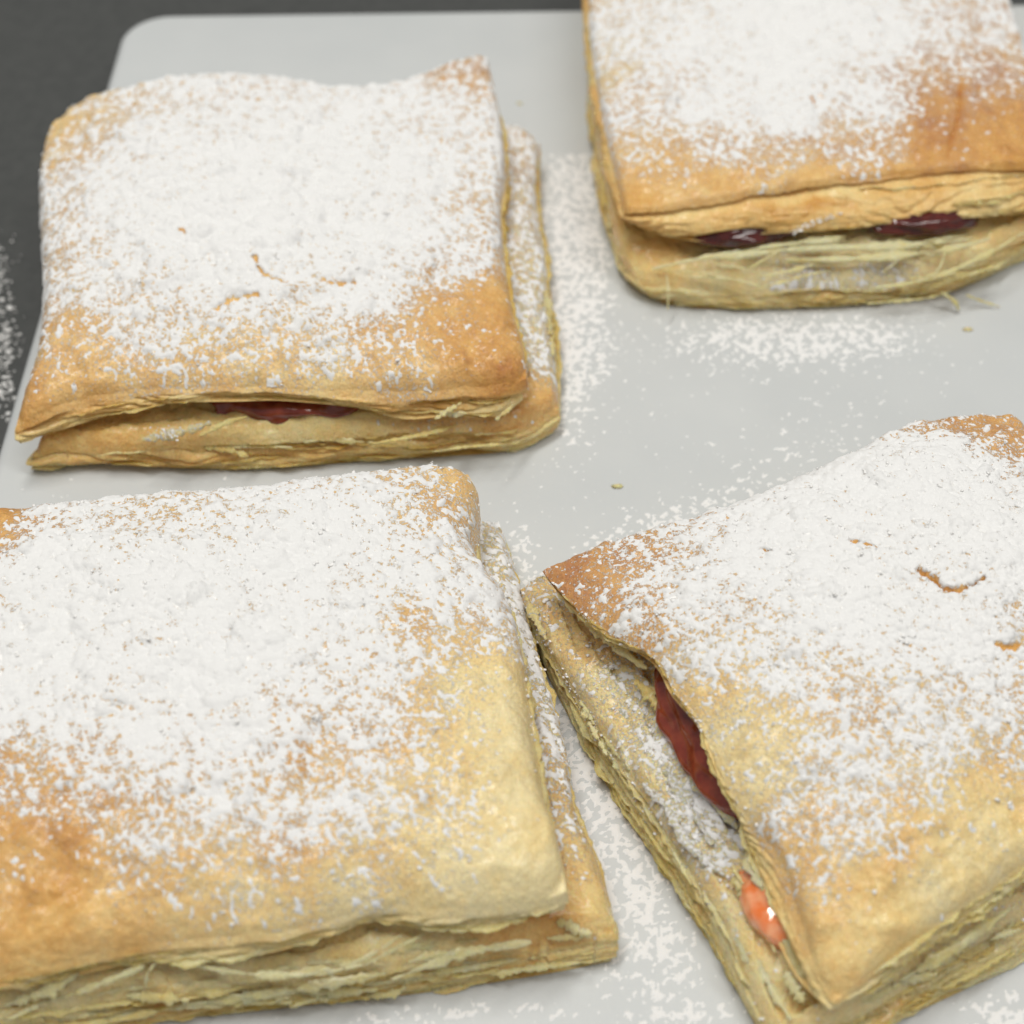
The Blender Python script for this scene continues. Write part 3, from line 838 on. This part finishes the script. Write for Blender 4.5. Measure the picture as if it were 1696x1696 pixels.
low = [(-320, 910, 2, 1), [(0, 862, 2.2, 1.0), (420, 824, 2.2, 1.0)], (776, 800, 2.2, 1.1),
       [(792, 870, 2.2, 1.1), (808, 950, 2.2, 1.1), (850, 1010, 2.2, 1.1), (884, 1180, 2.2, 1.15), (903, 1302, 2.2, 1.15)],
       (932, 1506, 1.35), [(-200, 1670, 1.2), (0, 1643, 1.25), (100, 1622, 1.3), (219, 1596, 1.35), (312, 1583, 1.45), (437, 1580, 1.45), (537, 1552, 1.5), (625, 1524, 1.5), (719, 1538, 1.45), (812, 1530, 1.4), (880, 1518, 1.4)],
       (-380, 1710, 1.1), [(-345, 1100, 2.1, 1.1), (-365, 1400, 1.9, 1.1)]]
s3 = [(300, 1000, 1), (100, 950, 1), (100, 1100, 1), (500, 950, 1), (350, 1150, 1), (600, 1050, .9), (0, 860, .05), (60, 860, .6), (150, 855, .7), (280, 850, .6),
      (330, 860, .65), (420, 840, .8), (600, 840, .75), (700, 810, .55), (750, 850, .5), (760, 790, .28), (740, 900, .7), (700, 980, .8), (800, 1000, .75), (830, 1040, .65),
      (650, 1120, .7), (680, 1050, .5), (760, 1100, .5), (800, 1120, .2), (840, 1150, .12), (700, 1180, .45), (620, 1200, .7), (500, 1220, .7), (520, 1280, .5), (400, 1250, .85),
      (250, 1250, .88), (100, 1230, .8), (0, 1180, .95), (50, 1280, .45), (200, 1290, .6), (50, 1330, .5), (150, 1350, .5), (20, 1400, .15), (120, 1400, .15), (250, 1400, .6),
      (350, 1350, .68), (480, 1380, .65), (600, 1340, .65), (700, 1300, .45), (750, 1350, .45), (800, 1300, .22), (860, 1300, .03), (720, 1420, .28), (620, 1450, .42), (500, 1470, .3),
      (400, 1470, .42), (300, 1450, .35), (280, 1520, .15), (100, 1480, .04), (50, 1550, .01), (200, 1540, .05), (400, 1530, .02), (700, 1480, .06), (850, 1450, .0), (900, 1400, .0),
      (-200, 1000, .9), (-200, 1300, .4), (-200, 1500, 0), (870, 1200, .06), (600, 1520, 0), (300, 1560, 0), (920, 1470, 0), (450, 1100, 1), (550, 880, .95)]
b3 = [(50, 1350, .68), (100, 1400, .7), (0, 1450, .62), (200, 1500, .5), (100, 1600, .42), (300, 1550, .3), (450, 1500, .25), (600, 1480, .05), (800, 1450, .0), (900, 1450, .02),
      (850, 1200, .05), (800, 1150, .12), (680, 1080, .5), (500, 1250, .6), (350, 1230, .65), (700, 1300, .3), (620, 1230, .6), (500, 1400, .55), (640, 1400, .3), (750, 850, .55),
      (780, 800, .45), (300, 840, .5), (10, 850, .75), (500, 1000, .6), (760, 1000, .5), (890, 1350, .05), (-200, 1400, .6)]
top = slab('top_crust', e, org, up, low, 0.034, 44, 7.0, 0.48, b3, 2.5, s3, wrinkle=0.05, rr=.42, skin=.30, side_brown=0.08, layers=6.5, lay_amp=0.06, bulge=.06)
bup = [(-310, 915, 2, .95), [(0, 870, 2.2, .95), (400, 832, 2.2, .95)], (826, 852, 1.0),
       [(842, 900, 1.0), (860, 960, 1.0), (890, 1080, 1.0), (934, 1215, 1.0), (950, 1321, 1.0), (985, 1400, .95), (1003, 1458, .9)],
       (1022, 1540, .8), [(-200, 1700, .8), (0, 1675, .85), (120, 1655, .9), (220, 1640, .95), (380, 1622, .95), (520, 1604, 1.0), (640, 1588, 1.0), (800, 1560, 1.0), (900, 1548, .9)],
       (-380, 1740, .8), [(-340, 1100, 2.1, .95), (-360, 1400, 1.9, .95)]]
blow = [(-310, 920, 2, .02), [(0, 875, 2.2, .02), (400, 840, 2.2, .02)], (824, 880, .8, .02),
        [(842, 910, 1, .02), (880, 1080, 1.0, .02), (925, 1215, 1.0, .02), (945, 1330, 1, .02), (990, 1430, .95, .02)],
        (1012, 1592, .02), [(-200, 1752, .02), (0, 1728, .02), (220, 1694, .02), (380, 1680, .02), (520, 1664, .02), (640, 1652, .02), (760, 1636, .02), (900, 1614, .02)],
        (-380, 1780, .02), [(-340, 1110, 2.1, .02), (-360, 1410, 1.9, .02)]]
bot = slab('bottom_crust', e, org, bup, blow, 0.042, 52, 8.0, 0.12,
           [(840, 900, .3), (860, 1000, .35), (900, 1150, .3), (940, 1300, .4), (980, 1400, .38), (1010, 1500, .22), (1015, 1560, .5), (900, 1545, .55), (700, 1600, .1), (300, 1650, .1)], 1.0,
           [(840, 900, .6), (870, 1050, .7), (900, 1150, .65), (930, 1250, .55), (950, 1350, .45), (980, 1420, .3), (1000, 1480, .05), (900, 1540, 0), (600, 1590, 0), (300, 1640, 0)],
           side_brown=0.17, layers=11, bulge=.07, lay_amp=.09, material=M_LAYER, face_strata=0.11, wrinkle=.03, edge_p=8)
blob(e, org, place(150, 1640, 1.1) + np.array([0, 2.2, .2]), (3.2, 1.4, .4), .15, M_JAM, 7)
fA, fB = near(top, 930, 1470, 1.9), near(top, -200, 1640, 1.5)
for k, (a, b, t, o_, br, cu) in enumerate([(0.01, .22, .8, .08, .05, .0), (.02, .3, .5, .06, .08, .02), (.2, .45, .93, .14, .05, .05), (.28, .5, .6, .08, .08, .03), (.45, .98, .9, .14, .12, .02),
                                           (.5, .95, .55, .07, .2, .02), (.4, .7, .97, .18, .05, .0), (.6, .98, .3, .05, .3, 0), (.05, .25, .96, .14, .1, .02)]):
    ribbon(e, org, top, fA + (fB - fA) * a, fA + (fB - fA) * b, t, 100 + k, out=o_, brown=br, curl=cu)
gA, gB = near(bot, 1018, 1545, .8), near(bot, -200, 1700, .8)
for k in range(14):
    a = RNG.uniform(0, .6); b = a + RNG.uniform(.2, .45)
    ribbon(e, org, bot, gA + (gB - gA) * a, gA + (gB - gA) * min(b, .98), .04 + .07 * k, 120 + k, out=RNG.uniform(.06, .15), brown=.10 + .07 * (k % 3) + (.25 if a < .1 else 0), curl=RNG.uniform(-.02, .07))
hA, hB = near(bot, 840, 900, 1), near(bot, 1016, 1520, .9)
for k in range(6):
    ribbon(e, org, bot, hA + RNG.uniform(0, .03), hB - RNG.uniform(0, .02), .03 + .15 * k, 140 + k, out=.09, brown=.3, dust=.2)
rA, rB = near(top, 792, 830, 2.2), near(top, 926, 1405, 2.1)
for k in range(6):
    ribbon(e, org, top, rA + RNG.uniform(0, .03), rB - RNG.uniform(0, .02), .2 + .14 * k, 150 + k, out=.10, brown=.15, dust=.25)
for k, (p, w, br) in enumerate([
        ([(290, 1588, 1.4), (360, 1606, 1.3), (450, 1616, 1.2), (530, 1612, 1.2), (600, 1598, 1.25)], .09, .0),
        ([(560, 1606, 1.15), (620, 1578, 1.35), (665, 1548, 1.6)], .05, .0),
        ([(600, 1600, 1.15), (650, 1574, 1.35), (698, 1550, 1.55)], .05, .0),
        ([(500, 1618, 1.15), (540, 1606, 1.25), (548, 1620, 1.1), (510, 1626, 1.05)], .05, .0),
        ([(270, 1582, 1.4), (310, 1592, 1.4), (370, 1590, 1.4)], .06, .1),
        ([(600, 1650, .25), (650, 1646, .3), (672, 1634, .5)], .10, .2),
        ([(100, 1655, .9), (170, 1628, 1.2), (240, 1600, 1.4)], .10, .05),
        ([(240, 1640, 1.0), (245, 1612, 1.3), (258, 1594, 1.4)], .04, .02),
        ([(0, 1668, .9), (80, 1640, 1.15), (130, 1612, 1.35)], .12, .1),
        ([(650, 1622, .7), (760, 1580, 1.0), (880, 1560, 1.05)], .12, .06),
        ([(400, 1652, .6), (520, 1634, .75), (640, 1612, .85)], .12, .08),
        ([(300, 1664, .5), (420, 1650, .6), (500, 1642, .65)], .10, .12)]):
    strand(e, org, p, w, 160 + k, brown=br)
ex_ = [grains_on_face(bot, 1200, lambda X, Y: idw([(840, 900, .9), (870, 1050, 1), (900, 1150, 1), (930, 1250, .8), (950, 1350, .6), (980, 1420, .35), (1000, 1480, .05), (1000, 1540, 0), (900, 1540, 0), (600, 1590, 0), (300, 1640, 0), (700, 1200, 0), (750, 1000, 0.1), (300, 1000, 0)], X, Y, 1.0)),
       grains_on_band(bot, 250, 0, .5, hA, hB - .05), grains_on_band(top, 300, 0, .7, rA, rB - .05)]
sugar_on(e, org, top, 12.3, 5200, extra=ex_, also=[bot])

shreds(e, org, [(0, 1680, .8), (220, 1645, .85), (520, 1605, .95), (800, 1565, .95), (980, 1550, .85)], 30, .06, 8, dy=12, brown=.08)
shreds(e, org, [(30, 1705, .4), (380, 1655, .45), (640, 1630, .5), (960, 1585, .4)], 26, .06, 9, dy=9, dz=.06, brown=.14)

# ================================================================== pastry at the front right
e, org = pastry(1400, 1300, 'puff pastry turned cornerwise, open along its left side over glossy red and pink jam')
up = [(900, 944, 2.0), [(960, 917, 2.1), (1060, 884, 2.25), (1180, 850, 2.4), (1290, 810, 2.5), (1390, 764, 2.5), (1470, 722, 2.5), (1530, 700, 2.45), (1590, 694, 2.4)],
      (1680, 690, 2.3), [(1760, 800, 2.3), (1850, 960, 2.3), (1920, 1120, 2.2)],
      (1985, 1235, 2.0), [(1420, 1628, 1.6), (1480, 1580, 1.7), (1560, 1522, 1.8), (1640, 1468, 1.85), (1720, 1412, 1.9), (1850, 1320, 2.0)],
      (1386, 1655, 1.5), [(955, 1000, 2.1), (1020, 1050, 2.2), (1092, 1094, 2.3), (1122, 1148, 2.35), (1168, 1204, 2.35), (1198, 1280, 2.3), (1232, 1340, 2.2), (1262, 1378, 2.1), (1296, 1430, 2.0), (1325, 1515, 1.85), (1352, 1600, 1.65)]]
low = [(903, 955, 1.8), [(1060, 900, 2.2, 1.1), (1300, 825, 2.4, 1.1), (1530, 715, 2.4, 1.1)], (1670, 700, 2.3, 1.1), [(1850, 970, 2.3, 1.1)],
       (1975, 1245, 2.0, 1.1), [(1440, 1640, 1.2), (1520, 1580, 1.3), (1600, 1522, 1.4), (1680, 1468, 1.4), (1800, 1380, 1.4)],
       (1372, 1672, 1.2), [(945, 1006, 1.9), (1000, 1050, 1.95), (1080, 1098, 2.1), (1112, 1152, 2.2), (1158, 1208, 2.2), (1190, 1286, 2.15), (1224, 1348, 2.0), (1236, 1400, 1.6), (1250, 1450, 1.4), (1280, 1540, 1.3), (1320, 1620, 1.2)]]
s4 = [(1350, 950, 1), (1500, 850, 1), (1600, 900, 1), (1550, 770, 1), (1640, 700, .3), (1580, 702, .35), (1530, 718, .5), (1400, 1050, 1), (1250, 950, .95), (1150, 900, .7),
      (1050, 910, .5), (960, 940, .3), (925, 950, .15), (1000, 990, .4), (1080, 1000, .6), (1130, 1000, .85), (1100, 1060, .5), (1170, 1100, .75), (1150, 1150, .3), (1200, 1180, .35),
      (1220, 1240, .2), (1280, 1230, .35), (1250, 1300, .3), (1300, 1150, .75), (1380, 1190, .6), (1350, 1280, .6), (1300, 1340, .6), (1400, 1300, .7), (1400, 1390, .55), (1300, 1390, .3),
      (1350, 1430, .35), (1430, 1370, .6), (1500, 1300, .6), (1520, 1380, .25), (1550, 1250, .75), (1650, 1200, .7), (1620, 1320, .18), (1690, 1250, .45), (1690, 1350, .06), (1600, 1420, .02),
      (1450, 1450, .06), (1400, 1550, .01), (1300, 1480, .05), (1690, 1100, .65), (1600, 1100, .95), (1690, 950, 1), (1800, 1000, .9), (1800, 1250, .2), (1300, 870, .95), (1420, 800, .95), (1390, 1640, 0), (1500, 1500, 0)]
b4 = [(920, 945, 1), (960, 960, .85), (1020, 980, .75), (1080, 930, .75), (1000, 1020, .65), (1150, 960, .6), (1150, 1120, .35), (1200, 1200, .15), (1250, 1280, .1), (1300, 1350, .5),
      (1300, 1400, .45), (1380, 1460, .4), (1400, 1600, .4), (1450, 1540, .3), (1550, 1450, .08), (1650, 1400, .12), (1500, 1380, .42), (1640, 1100, .6), (1500, 1000, .6), (1620, 700, .75),
      (1700, 1250, .45), (1580, 1300, .25), (1420, 1200, .5)]
top = slab('top_crust', e, org, up, low, 0.032, 40, 9.0, 0.50, b4, 2.6, s4, wrinkle=0.045, rr=.26, skin=.15, side_brown=0.10, layers=7, lay_amp=0.045, bulge=.05,
           cracks=[dict(pts=[(1510, 984), (1535, 1000), (1560, 1018), (1590, 1014), (1618, 998)], w=.062, d=.12), dict(pts=[(1640, 1100), (1655, 1106), (1675, 1102)], w=.06, d=.06),
                   dict(pts=[(1395, 930), (1440, 945)], w=.025, d=.03), dict(pts=[(1255, 932), (1275, 942)], w=.025, d=.03)])
bup = [(862, 962, 1.1), [(905, 950, 1.1), (1100, 900, 2.2, 1.0), (1300, 835, 2.4, 1.0), (1530, 720, 2.4, 1.0)], (1660, 710, 2.3, 1.0), [(1840, 980, 2.3, 1.0)],
       (1970, 1300, 1.0), [(1350, 1700, .7), (1440, 1668, .8), (1560, 1592, .85), (1680, 1522, .9), (1800, 1440, .95)],
       (1285, 1712, .75), [(880, 1010, 1.1), (935, 1100, 1.1), (1000, 1200, 1.1), (1070, 1310, 1.1), (1130, 1400, 1.05), (1190, 1500, 1.0), (1235, 1600, .9)]]
blow = [(862, 990, .02), [(1100, 905, 2.2, .02), (1300, 840, 2.4, .02), (1530, 725, 2.4, .02)], (1650, 715, 2.3, .02), [(1840, 990, 2.3, .02)],
        (1975, 1370, .02), [(1380, 1740, .02), (1480, 1694, .02), (1600, 1638, .02), (1700, 1590, .02), (1850, 1480, .02)],
        (1285, 1752, .02), [(868, 1030, .02), (893, 1090, .02), (940, 1184, .02), (1000, 1292, .02), (1070, 1402, .02), (1145, 1508, .02), (1200, 1605, .02), (1250, 1696, .02)]]
bot = slab('bottom_crust', e, org, bup, blow, 0.040, 54, 10.0, 0.35,
           [(860, 970, .45), (900, 1000, .3), (1045, 1090, .45), (985, 1050, .35), (1000, 1150, .08), (1100, 1250, .08), (1200, 1450, .15), (1250, 1600, .2), (1500, 1640, .15)], 1.1,
           [(860, 970, .5), (900, 990, .4), (950, 1060, .25), (1040, 1160, .5), (1100, 1250, .62), (1160, 1340, .65), (1180, 1420, .5), (1200, 1480, .2), (1240, 1600, .05), (1500, 1640, .1), (1180, 1250, .5), (1000, 1180, .3), (1060, 1290, .3)],
           side_brown=0.12, layers=11, bulge=.04, lay_amp=.09, material=M_LAYER, face_strata=0.13, wrinkle=.035, edge_p=4)
d0 = place(1080, 1120, 1.6); d1 = place(1240, 1370, 1.5)
dv = (d1 - d0); rot = math.atan2(dv[1], dv[0]); inn = np.array([-dv[1], dv[0], 0]) / np.linalg.norm(dv[:2])
mid = (d0 + d1) / 2
blob(e, org, mid + inn * .62 + np.array([0, 0, -.10]), (np.linalg.norm(dv) * .60, .95, .52), rot, M_JAMX, 8, n=90, lump=.13)
q = place(1262, 1508, 1.35)
blob(e, org, q + inn * .22 + np.array([0, 0, -.16]), (.68, .42, .30), rot, M_PEACH, 5, n=64, lump=.08)['label'] = 'pink orange jam bulging out low on the side'
q = place(1238, 1470, 1.3)
blob(e, org, q + inn * .16 + np.array([0, 0, -.14]), (.36, .26, .22), rot, M_PEACH, 9, n=40, lump=.15)
fA, fB = near(top, 1380, 1650, 1.5), near(top, 905, 950, 2.0)
for k, (a, b, t, o_, br, cu) in enumerate([(0.0, .38, .55, .08, .08, 0), (.02, .36, .8, .14, .1, .02), (.05, .36, .96, .22, .05, 0), (.62, .98, .9, .10, .15, -.03), (.68, .97, .5, .05, .3, 0), (.33, .66, .95, .07, .15, 0), (.42, .99, .12, .05, .35, 0), (.36, .7, .5, .06, .2, 0)]):
    ribbon(e, org, top, fA + (fB - fA) * a, fA + (fB - fA) * b, t, 200 + k, out=o_, brown=br, curl=cu, dust=.25 if k in (3,) else 0)
gA, gB = near(bot, 1280, 1700, .75), near(bot, 866, 968, 1.1)
for k in range(17):
    a = RNG.uniform(0, .65); b = a + RNG.uniform(.2, .5)
    ribbon(e, org, bot, gA + (gB - gA) * a, gA + (gB - gA) * min(b, .99), .02 + .058 * k, 220 + k, out=RNG.uniform(.05, .14), brown=.06 + .06 * (k % 3), curl=RNG.uniform(-.02, .07), dust=.3 if k < 4 else 0)
hA, hB = near(bot, 1700, 1505, .9), near(bot, 1300, 1708, .75)
for k in range(9):
    ribbon(e, org, bot, hA + RNG.uniform(-.03, .03), hB - RNG.uniform(0, .03), .03 + .1 * k, 240 + k, out=RNG.uniform(.06, .14), brown=.1 + .05 * (k % 3))
kA, kB = near(top, 1850, 1320, 2), near(top, 1400, 1640, 1.5)
for k in range(7):
    ribbon(e, org, top, kA + RNG.uniform(-.01, .03), kB - RNG.uniform(0, .02), .15 + .12 * k, 250 + k, out=RNG.uniform(.05, .12), brown=.08)
for k, (p, w, br, du) in enumerate([
        ([(925, 985, 1.8), (985, 1040, 1.75), (1040, 1085, 1.75), (1072, 1108, 1.8)], .13, .15, .35),
        ([(1010, 1158, 1.15), (1090, 1240, 1.2), (1120, 1300, 1.2), (1180, 1400, 1.2)], .16, .05, .7),
        ([(1065, 1298, 1.05), (1105, 1340, 1.15), (1140, 1400, 1.15), (1200, 1450, 1.1)], .13, .05, .75),
        ([(1000, 1220, .9), (1050, 1275, .95), (1090, 1330, .95)], .12, .15, .1),
        ([(1078, 1150, 1.3), (1120, 1215, 1.38), (1160, 1290, 1.38), (1222, 1372, 1.35)], .20, .08, .55),
        ([(1052, 1128, 1.5), (1075, 1150, 1.5), (1100, 1190, 1.45)], .12, .35, .1),
        ([(1235, 1360, 1.75), (1240, 1420, 1.5), (1262, 1470, 1.5)], .16, .08, .3),
        ([(1300, 1500, 1.45), (1320, 1570, 1.3), (1350, 1640, 1.15)], .12, .05, .0),
        ([(1200, 1500, .95), (1250, 1590, .9), (1310, 1690, .8)], .16, .05, .1),
        ([(1480, 1630, .9), (1580, 1570, 1.1), (1680, 1500, 1.2)], .14, .1, .0),
        ([(870, 985, 1.2), (885, 1020, 1.15), (905, 1060, 1.1)], .12, .3, .4)]):
    strand(e, org, p, w, 260 + k, brown=br, dust=du)
ex_ = [grains_on_face(bot, 1700, lambda X, Y: idw([(860, 970, .6), (900, 990, .4), (950, 1060, .25), (1040, 1160, .8), (1100, 1250, 1), (1160, 1340, 1), (1180, 1420, .8), (1200, 1480, .3), (1240, 1600, .08), (1500, 1640, .1), (1200, 1250, .2), (1000, 1180, .25), (1060, 1290, .35), (1300, 1300, 0), (1200, 1100, 0), (1400, 1500, 0), (1500, 1200, 0)], X, Y, 1.1)),
       grains_on_band(bot, 350, 0, .35, gA + (gB - gA) * .4, gB), grains_on_band(top, 260, 0, .9, fA + (fB - fA) * .5, fB)]
sugar_on(e, org, top, 15.3, 5600, extra=ex_, also=[bot])

shreds(e, org, [(960, 1160, .85), (1000, 1230, .85), (1130, 1440, .8), (1250, 1660, .6)], 16, .055, 11, dy=8, dz=.05, brown=.1, ln=(.06, .2), tilt=6)
shreds(e, org, [(1420, 1665, .7), (1560, 1590, .8), (1690, 1520, .8)], 18, .06, 12, dy=12, dz=.08, brown=.12)
shreds(e, org, [(1210, 1430, 1.3), (1260, 1540, 1.2), (1330, 1650, 1.0)], 9, .07, 13, dy=8, dz=.04, brown=.06, tilt=5, dust=.1)

# ================================================================== sugar spilled on the board and counter
def scatter(regions, z, size):
    P = []; S = []
    for (x, y, sx, sy, rot, n, sz) in regions:
        n = int(n * 1.7)
        a = RNG.normal(size=n) * sx; b = RNG.normal(size=n) * sy
        c, s = math.cos(rot), math.sin(rot)
        for px, py in zip(x + a * c - b * s, y + a * s + b * c):
            q = place(px, py, z)
            P.append(q); S.append(sz)
    P = np.array(P); S = np.array(S) * RNG.lognormal(0, .45, len(P))
    S = np.clip(S, .006, .05)
    k = 0.35 * np.sign(S - .02) + noise(P[:, 0] * 3, P[:, 1] * 3, 7) + .5 * noise(P[:, 0] * 9, P[:, 1] * 9, 2) + RNG.normal(size=len(P)) * .25
    keep = k > -0.15
    P, S = P[keep], S[keep]
    P[:, 2] += S * 0.3
    return P, S


reg = [(955, 420, 26, 120, 0.0, 3400, .014), (960, 560, 30, 60, 0, 600, .014), (935, 640, 20, 50, 0, 260, .015), (945, 350, 30, 110, 0, 900, .010),
       (1320, 560, 110, 22, 0, 1900, .017), (1300, 600, 150, 35, 0, 350, .012), (1010, 580, 60, 50, 0, 180, .014),
       (1060, 1520, 60, 120, -.35, 2000, .019), (1000, 1330, 34, 110, -.25, 2400, .015), (950, 1210, 14, 60, -.3, 700, .014), (1090, 1600, 60, 70, 0, 420, .022),
       (860, 930, 20, 40, 0, 400, .013), (1020, 890, 60, 20, -.3, 260, .013), (1130, 850, 90, 18, -.35, 350, .012),
       (1350, 740, 90, 40, -.4, 420, .013), (1200, 780, 120, 60, 0, 260, .013), (1130, 680, 220, 90, 0, 330, .011), (940, 740, 30, 60, 0, 110, .015), (860, 830, 30, 30, 0, 60, .014),
       (780, 1675, 110, 12, 0, 420, .020), (1130, 1680, 70, 20, 0, 260, .020), (1660, 1680, 40, 22, 0, 500, .019), (640, 1690, 60, 6, 0, 60, .016),
       (1600, 640, 60, 30, 0, 60, .012), (100, 810, 80, 15, 0, 60, .011), (500, 795, 200, 12, 0, 60, .010), (1350, 650, 200, 80, 0, 160, .009), (1000, 900, 200, 200, 0, 200, .008)]
P, S = scatter(reg, 0.0, 1)
P[:, 2] = 0.0
bf = Buf()


def board_coat(bf, regions, x0, x1, y0, y1, zt, step=0.028):
    gx, gy = np.arange(x0, x1, step), np.arange(y0, y1, step)
    X, Y = np.meshgrid(gx, gy, indexing='ij')
    dz = zt - cz_; dy = Y - cy_
    dep = dy * cp - dz * sp
    PX = 848 + FPX * X / dep; PY = 848 - FPX * (dy * sp + dz * cp) / dep
    dens = np.zeros_like(X)
    for (x, y, sx, sy, rot, n, sz) in regions:
        c, s_ = math.cos(rot), math.sin(rot)
        a = (PX - x) * c + (PY - y) * s_; b = -(PX - x) * s_ + (PY - y) * c
        dens += n / (2 * math.pi * sx * sy) * np.exp(-.5 * ((a / sx) ** 2 + (b / sy) ** 2))
    D = 0.70 * (1 - np.exp(-dens * 34)) + 0.04 * (dens > 4e-4)
    mm = (D - 0.66) * 1.15 + 0.20 * fbm(X * 2, Y * 2, 71, 2) + 0.60 * fbm(X * 6, Y * 6, 75, 2, .6) + 0.48 * noise(X * 14, Y * 14, 79)
    mm[(D < .02)] = -1
    h = zt + np.where(mm > 0, 0.0, -0.004) + 0.020 * np.tanh(mm * 3.0)
    upm = mm > 0
    need = upm[:-1, :-1] | upm[1:, :-1] | upm[:-1, 1:] | upm[1:, 1:]
    F = grid_faces(len(gx), len(gy)).reshape(len(gx) - 1, len(gy) - 1, 4)[need]
    used = np.unique(F); mp = np.full(X.size, -1); mp[used] = np.arange(len(used))
    bf.add(np.stack([X, Y, h], -1).reshape(-1, 3)[used], mp[F])


board_coat(bf, reg, -10.5, 11.5, -13, 12, 0.0, step=.035)

o = link('spilled_sugar', bf, (M_SUGAR, M_GRAIN), kind='stuff')
o['label'] = 'loose white powdered sugar scattered on the cutting board between the pastries'; o['category'] = 'sugar'
P, S = scatter([(-4, 560, 16, 60, 0, 420, .016), (4, 620, 12, 34, 0, 160, .016), (-5, 440, 12, 26, 0, 60, .014), (16, 600, 22, 70, 0, 50, .012)], -BT, 1)
P[:, 2] = -BT
bf = Buf(); grains(bf, P, S * 1.3, flat=.45, floor=-BT + .0015)
o = link('spilled_sugar', bf, M_GRAIN, kind='stuff')
o['label'] = 'powdered sugar fallen on the dark counter beside the board'; o['category'] = 'sugar'

for (px, py, r, lab) in [(1602, 547, .09, 'tiny yellow pastry crumb on the board in front of the back right pastry'),
                         (1022, 806, .08, 'flat pale yellow crumb on the bare middle of the board'),
                         (860, 172, .06, 'tiny crumb behind the back left pastry, near its raised corner')]:
    q = place(px, py, 0)
    bf = Buf()
    V = ICO_V * RNG.uniform(.7, 1.3, (12, 1)) * np.array([r * 1.5, r * .8, r * .35]) + np.array([0, 0, r * .25]) + q
    bf.add(V, ICO_F, brown=.15, dust=.2)
    o = link('pastry_crumb', bf, M_LAYER, None, tuple(q)); o['label'] = lab; o['category'] = 'crumb'
